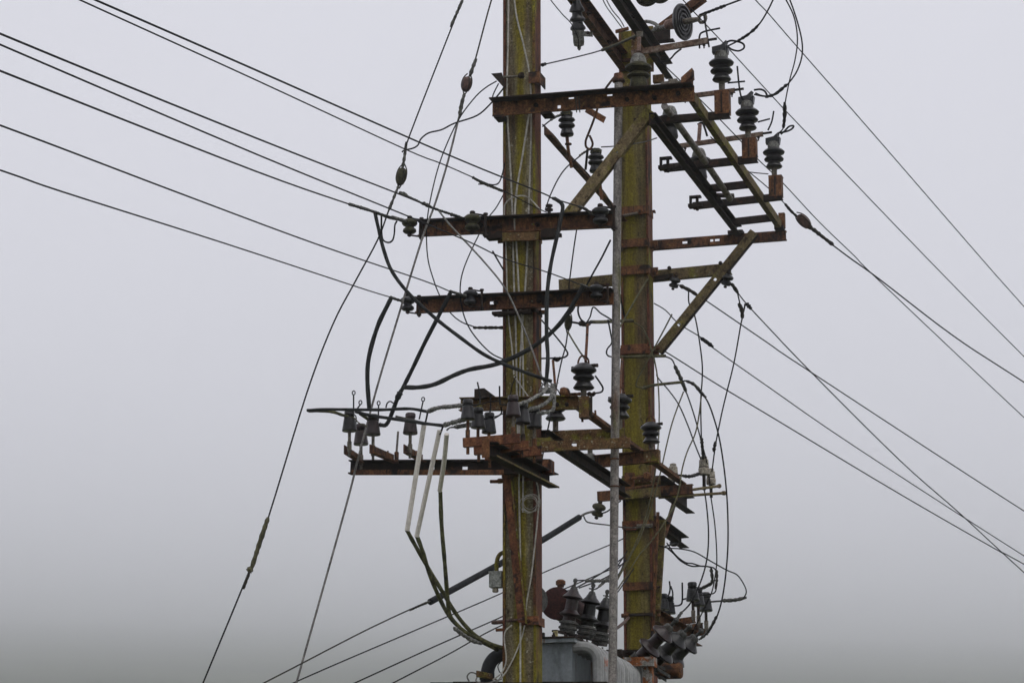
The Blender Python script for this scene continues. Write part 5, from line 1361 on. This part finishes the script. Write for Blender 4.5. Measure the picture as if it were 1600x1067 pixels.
wire('jumper_wire', 'black wire under the middle outrigger to the prop', [(1062, 846, 3.5), (1050, 850), (1040, 853, 2.9)], 2.4)

# ================================================================== lamp box on the near pole
t = thing('junction_box', 'small grey box under a bent pipe on the left side of the near pole', 'box', at(775, 922, .0))
c = at(776, 906, .0)
MB().prism(c - Z * .042, c + Z * .040, [(-.036, -.03), (.036, -.03), (.036, .03), (-.036, .03)], A, B).build('case', 'box_grey', t)
MB().lathe([(.016, 0), (.018, -.018), (.012, -.022)], at(774, 919, .0), Z, 10).build('gland', 'porcelain_buff', t)
MB().box(c + Z * .043, A * .038, B * .032, Z * .004).build('lid', 'box_grey', t)
MB().tube(trace([(776, 896, .0), (776, 880), (780, 867), (790, 861, .02)]), .012, 10).build('bent_pipe', 'mossy_steel', t)

# ================================================================== transformer on its platform
TB0, TB1 = .70, 1.85
tr = thing('transformer', 'grey pole-top transformer with red drum on the platform between the poles', 'transformer', at(880, 1090, 1.2))
pf = at(893, 1000, TB0)                        # front right top corner of the tank
zt = pf.z
wT, hT, dT = .36, .95, TB1 - TB0
MB().prism(pf - Z * hT, pf - Z * .012, [(-wT, 0), (0, 0), (0, dT), (-wT, dT)], A, B).build('tank', 'tank', tr)
MB().prism(pf - Z * .012, pf + Z * .010, [(-wT - .03, -.03), (.025, -.03), (.025, dT + .03), (-wT - .03, dT + .03)], A, B).build('lid', 'tank', tr)
MB().prism(pf + Z * .0105, pf + Z * .022, [(-wT - .035, -.035), (.03, -.035), (.03, dT + .035), (-wT - .035, dT + .035)], A, B).build('lid_plate', 'dark_steel', tr)
bm_ = MB().bolt(Vector((0, 0, 0)), Z, .011, .012).mesh('lid_bolt')
for i in range(9):
    p = pf + A * .012 + B * (dT * (i + .5) / 9) + Z * .022
    put('lid_bolt', bm_, 'dark_steel', tr, p - ROOT_LOC[tr.name])
for i in range(5):
    p = pf - A * (wT * (i + .4) / 5) - B * .02 + Z * .022
    put('lid_bolt', bm_, 'dark_steel', tr, p - ROOT_LOC[tr.name])
# cooling tubes: out of the tank side, bent down
tube_path = []
for g in range(9):
    a = math.pi / 2 * g / 8
    tube_path.append(A * (.06 + .085 * math.sin(a)) + Z * (-.035 - .085 * (1 - math.cos(a))))
tube_path = [A * -.005 + Z * -.035] + tube_path + [A * .145 + Z * -.75, A * .06 + Z * -.83, A * -.005 + Z * -.83]
fin = MB().tube(tube_path, .034, 10).mesh('cooling_tube')
for i in range(11):
    o = put('cooling_tube', fin, 'radiator', tr, pf + B * (.05 + .105 * i) - ROOT_LOC[tr.name])
# high voltage bushings along the lid
hvm = lm([(11, 7), (10.5, 14), (11, 16), (15, 17.5), (18, 18.5), (18.2, 20), (14, 23), (10.5, 27), (9.8, 44), (12, 45.5), (16.5, 46.5), (17.4, 48), (14, 51.5), (9.5, 56), (7.6, 60), (6.5, 61)], 24, 'bushing')
hvb = lm([(13, -12), (13.5, -6), (16, -5), (16, -2), (13.5, -1), (13.5, 3), (16.5, 4), (15.5, 7), (11, 9)], 18, 'base')
hvt = lm([(6.6, 60), (6, 63), (4.4, 66), (2.2, 67), (2.2, 73), (3.6, 74), (3.6, 78), (1.5, 80)], 10, 'terminal')
ol_ = ROOT_LOC[tr.name]
for (x, y, b, lab, m) in ((888, 978, .95, 'brownish bushing', 'porcelain_brown'), (916, 986, 1.25, None, 'porcelain_dark'), (938, 996, 1.5, None, 'porcelain_dark')):
    k = ppm(b) * .93
    me_ = hvm.copy()
    o = put('bushing', me_, m, tr, at(x, y, b) - ol_, (R(2), R(9), 0), (k, k, k))
    p_ = put('bushing_base', hvb, 'flange_grey', o)
    p_ = put('terminal', hvt, 'flange_grey', o)
q = MB()
q.plank(at(866, 985, .75), at(950, 1004, 1.65), A * .03, Z * .012)
q.build('bushing_plate', 'dark_steel', tr)
# conservator drum
c = at(870, 942, 1.05)
MB().lathe([(.085, -.004), (.097, 0), (.097, .016), (.088, .018), (.088, .5), (.06, .54)], c, B, 28).build('conservator_drum', 'maroon', tr)
MB().lathe([(.020, 0), (.022, .012), (.030, .014), (.030, .035), (.018, .045)], at(876, 917, 1.3), Z, 12).build('filler_cap', 'rust', tr)
MB().lathe([(.002, -.03), (.05, -.02), (.082, 0), (.085, .03), (.08, .06)], at(829, 938, .75), (A * .8 - B * .55), 24).build('end_dome', 'flange_grey', tr)
MB().box(at(868, 990, .74), A * .012, B * .01, Z * .018).build('tag', 'yellow', tr)
MB().box(at(846, 992, .72), A * .018, B * .012, Z * .014).build('lug', 'dark_steel', tr)
# tilted low voltage bushings, right side
axT = (_rt * .66 + _up * .72 - _fw * .2).normalized()
lvp = [(9, -6), (10, 0), (9.6, 11), (13, 13.5), (19, 15.5), (20, 18), (17, 21), (11, 25), (9.6, 29), (9.6, 41), (13, 43.5), (18.5, 46), (19, 48.5), (15, 52), (10, 56), (8, 59)]
for i, (x, y, b) in enumerate(((1003, 1024, 1.95), (1024, 1034, 2.25), (1042, 1041, 2.55))):
    k = ppm(b) * .98
    MB().lathe([(r_ * k, z_ * k) for r_, z_ in lvp], at(x, y, b), axT, 22).build('side_bushing', 'porcelain_brown' if i == 0 else 'porcelain_dark', tr)
    MB().lathe([(8 * k, 58 * k), (8 * k, 63 * k), (6 * k, 66 * k), (2.6 * k, 67 * k), (2.6 * k, 76 * k), (4.5 * k, 77 * k), (4.5 * k, 80 * k), (2 * k, 82 * k)], at(x, y, b), axT, 10).build('side_terminal', 'flange_grey', tr)
    MB().lathe([(11 * k, -14 * k), (13 * k, -12 * k), (13 * k, -4 * k), (10 * k, -3 * k)], at(x, y, b), axT, 14).build('side_collar', 'flange_grey', tr)
q = MB()
for (x0, y0, x1, y1) in ((1000, 1018, 1012, 1030), (1022, 1036, 1038, 1044), (1030, 1046, 1046, 1056), (1014, 1046, 1040, 1062)):
    q.plank(at(x0, y0, 2.2), at(x1, y1, 2.3), Z * .02, B * .05)
q.build('bushing_bracket', 'flange_grey', tr)
MB().prism(at(976, 1035, 1.72), at(1024, 1034, 1.72), [(-.028, -.05), (.028, -.05), (.028, .05), (-.028, .05)], Z, B).build('end_frame_rail', 'rust_orange', tr)
for (x, w_, m) in ((1013, 14, 'rust_orange'), (998, 9, 'radiator'), (987, 9, 'radiator')):
    MB().prism(at(x, 1042, 1.74), at(x, 1120, 1.74), [(-w_ * .002, -.03), (w_ * .002, -.03), (w_ * .002, .03), (-w_ * .002, .03)], A, B).build('end_frame_post', m, tr)
MB().lathe([(.05, -.14), (.052, -.13), (.052, .0), (.044, .01)], at(1063, 1047, 2.5), A, 16).build('valve_drum', 'rust', tr)
MB().box(at(985, 1019, 2.2), A * .12, B * .10, Z * .006).box(at(965, 1022, 2.1), A * .05, B * .1, Z * .02).build('side_cover', 'dark_steel', tr)
MB().tube(trace([(942, 990, 1.5), (952, 985), (962, 982), (974, 973), (982, 965, 2.6)]), .010, 8).build('lead_tube', 'porcelain_red', tr)

# leads on the bushings
wire('jumper_wire', 'sleeved grey lead from the first brown bushing right behind the pipe', [(897, 907, .95), (912, 906), (930, 907), (952, 907), (968, 895), (977, 872, 2.6)], 2.2, wraps=[('sleeve', [(915, 907, 1.1), (935, 907), (953, 907, 1.5)], 4.5, 'sleeve')])
wire('jumper_wire', 'lead from the middle upright bushing rising right behind the pipe', [(921, 919, 1.25), (930, 920), (940, 913), (955, 898), (970, 876), (980, 860, 2.6)], 2.2, wraps=[('sleeve', [(936, 916, 1.3), (946, 907), (953, 900, 1.6)], 4, 'sleeve')])
wire('jumper_wire', 'short lead from the third upright bushing to the pipe', [(943, 930, 1.5), (950, 931), (960, 930), (972, 915), (990, 888, 2.6)], 2.0)
for pts, lab in (([(885, 923, 1.0), (900, 918), (940, 895), (975, 870, 2.6)], 'upper black wire fanning from the drum to the far pole'), ([(905, 918, 1.1), (940, 905), (960, 893), (978, 875, 2.6)], 'lower black wire fanning from the drum to the far pole')):
    wire('jumper_wire', lab, pts, 2.2)

# platform
pl_ = thing('platform', 'rusty steel platform carrying the transformer, cut by the bottom edge', 'platform', at(810, 1085, .5))
zP = at(810, 1066, -.12).z
pa = at(672, 1066, -.10)
pb_ = at(948, 1066, -.10)
MB().channel(pa - Z * .04, pb_ - Z * .04, .085, .05, .008, B).build('front_beam', 'dark_steel', pl_)
MB().channel(pa - Z * .04 + B * 2.95, pb_ - Z * .04 + B * 2.95, .085, .05, .008, -B).build('rear_beam', 'dark_steel', pl_)
for f in (.47, .72):
    s_ = pa.lerp(pb_, f) - Z * .13
    MB().channel(s_ + B * .0, s_ + B * 2.95, .085, .05, .008, A).build('joist', 'dark_steel', pl_)
for i in range(9):
    s_ = pa + Z * .016 + B * (.35 + .30 * i) + A * .06
    MB().plank(s_, s_ + (pb_ - pa) * .88, B * .22, Z * .03).build('plank', 'dark_steel', pl_)
t = thing('elbow_pipe', 'dark grey plastic pipe elbow at the left foot of the near pole', 'pipe', at(765, 1060, .05))
MB().tube(trace([(800, 1021, .16), (785, 1022, .13), (772, 1028, .1), (764, 1040, .08), (761, 1056, .07), (761, 1066, .07)]), .0375, 16).build('elbow', 'grey_pipe', t)
MB().lathe([(.042, -.02), (.042, .02)], at(761, 1056, .07), Z, 16).build('collar', 'grey_pipe', t)
t = thing('clamp_block', 'short lichened steel angle lying on the platform beside the grey elbow', 'bracket', at(757, 1062, -.1))
MB().angle(at(744, 1057, -.12), at(768, 1062, .02), A * .03, Z * .035, .006).build('angle', 'mossy_rust', t)
wire('loose_wire', 'pale wire loops lying on the platform left of the near pole', [(733, 1064, -.1), (730, 1056), (736, 1050), (746, 1054), (744, 1064), (760, 1067), (784, 1060, -.1)], 2.4, 'wire_grey')
wire('loose_wire', 'thin dark wire curling beside the grey elbow', [(782, 1034, .0), (778, 1040), (780, 1048), (784, 1054), (780, 1060, .0)], 1.8)

# ================================================================== fog
hz = bpy.data.meshes.new('haze')
X, Y0, Y1, ZT = 4000, -3000, 4600, 530
hz.from_pydata([(x, y, z) for x in (-X, X) for y in (Y0, Y1) for z in (-1.0, ZT)], [], [(0, 1, 3, 2), (4, 6, 7, 5), (0, 4, 5, 1), (2, 3, 7, 6), (0, 2, 6, 4), (1, 5, 7, 3)])
hm = bpy.data.materials.new('fog')
hm.use_nodes = True
t_ = hm.node_tree
t_.nodes.clear()
oo = t_.nodes.new('ShaderNodeOutputMaterial')
pv = t_.nodes.new('ShaderNodeVolumePrincipled')
pv.inputs['Color'].default_value = (0.994, 0.995, 1.0, 1)
pv.inputs['Density'].default_value = 0.0014
pv.inputs['Anisotropy'].default_value = 0.97
t_.links.new(pv.outputs[0], oo.inputs['Volume'])
hz.materials.append(hm)
ho = bpy.data.objects.new('haze', hz)
col.objects.link(ho)
ho['kind'] = 'stuff'
ho['label'] = 'pale fog filling the air over the hillside'
ho['category'] = 'fog'
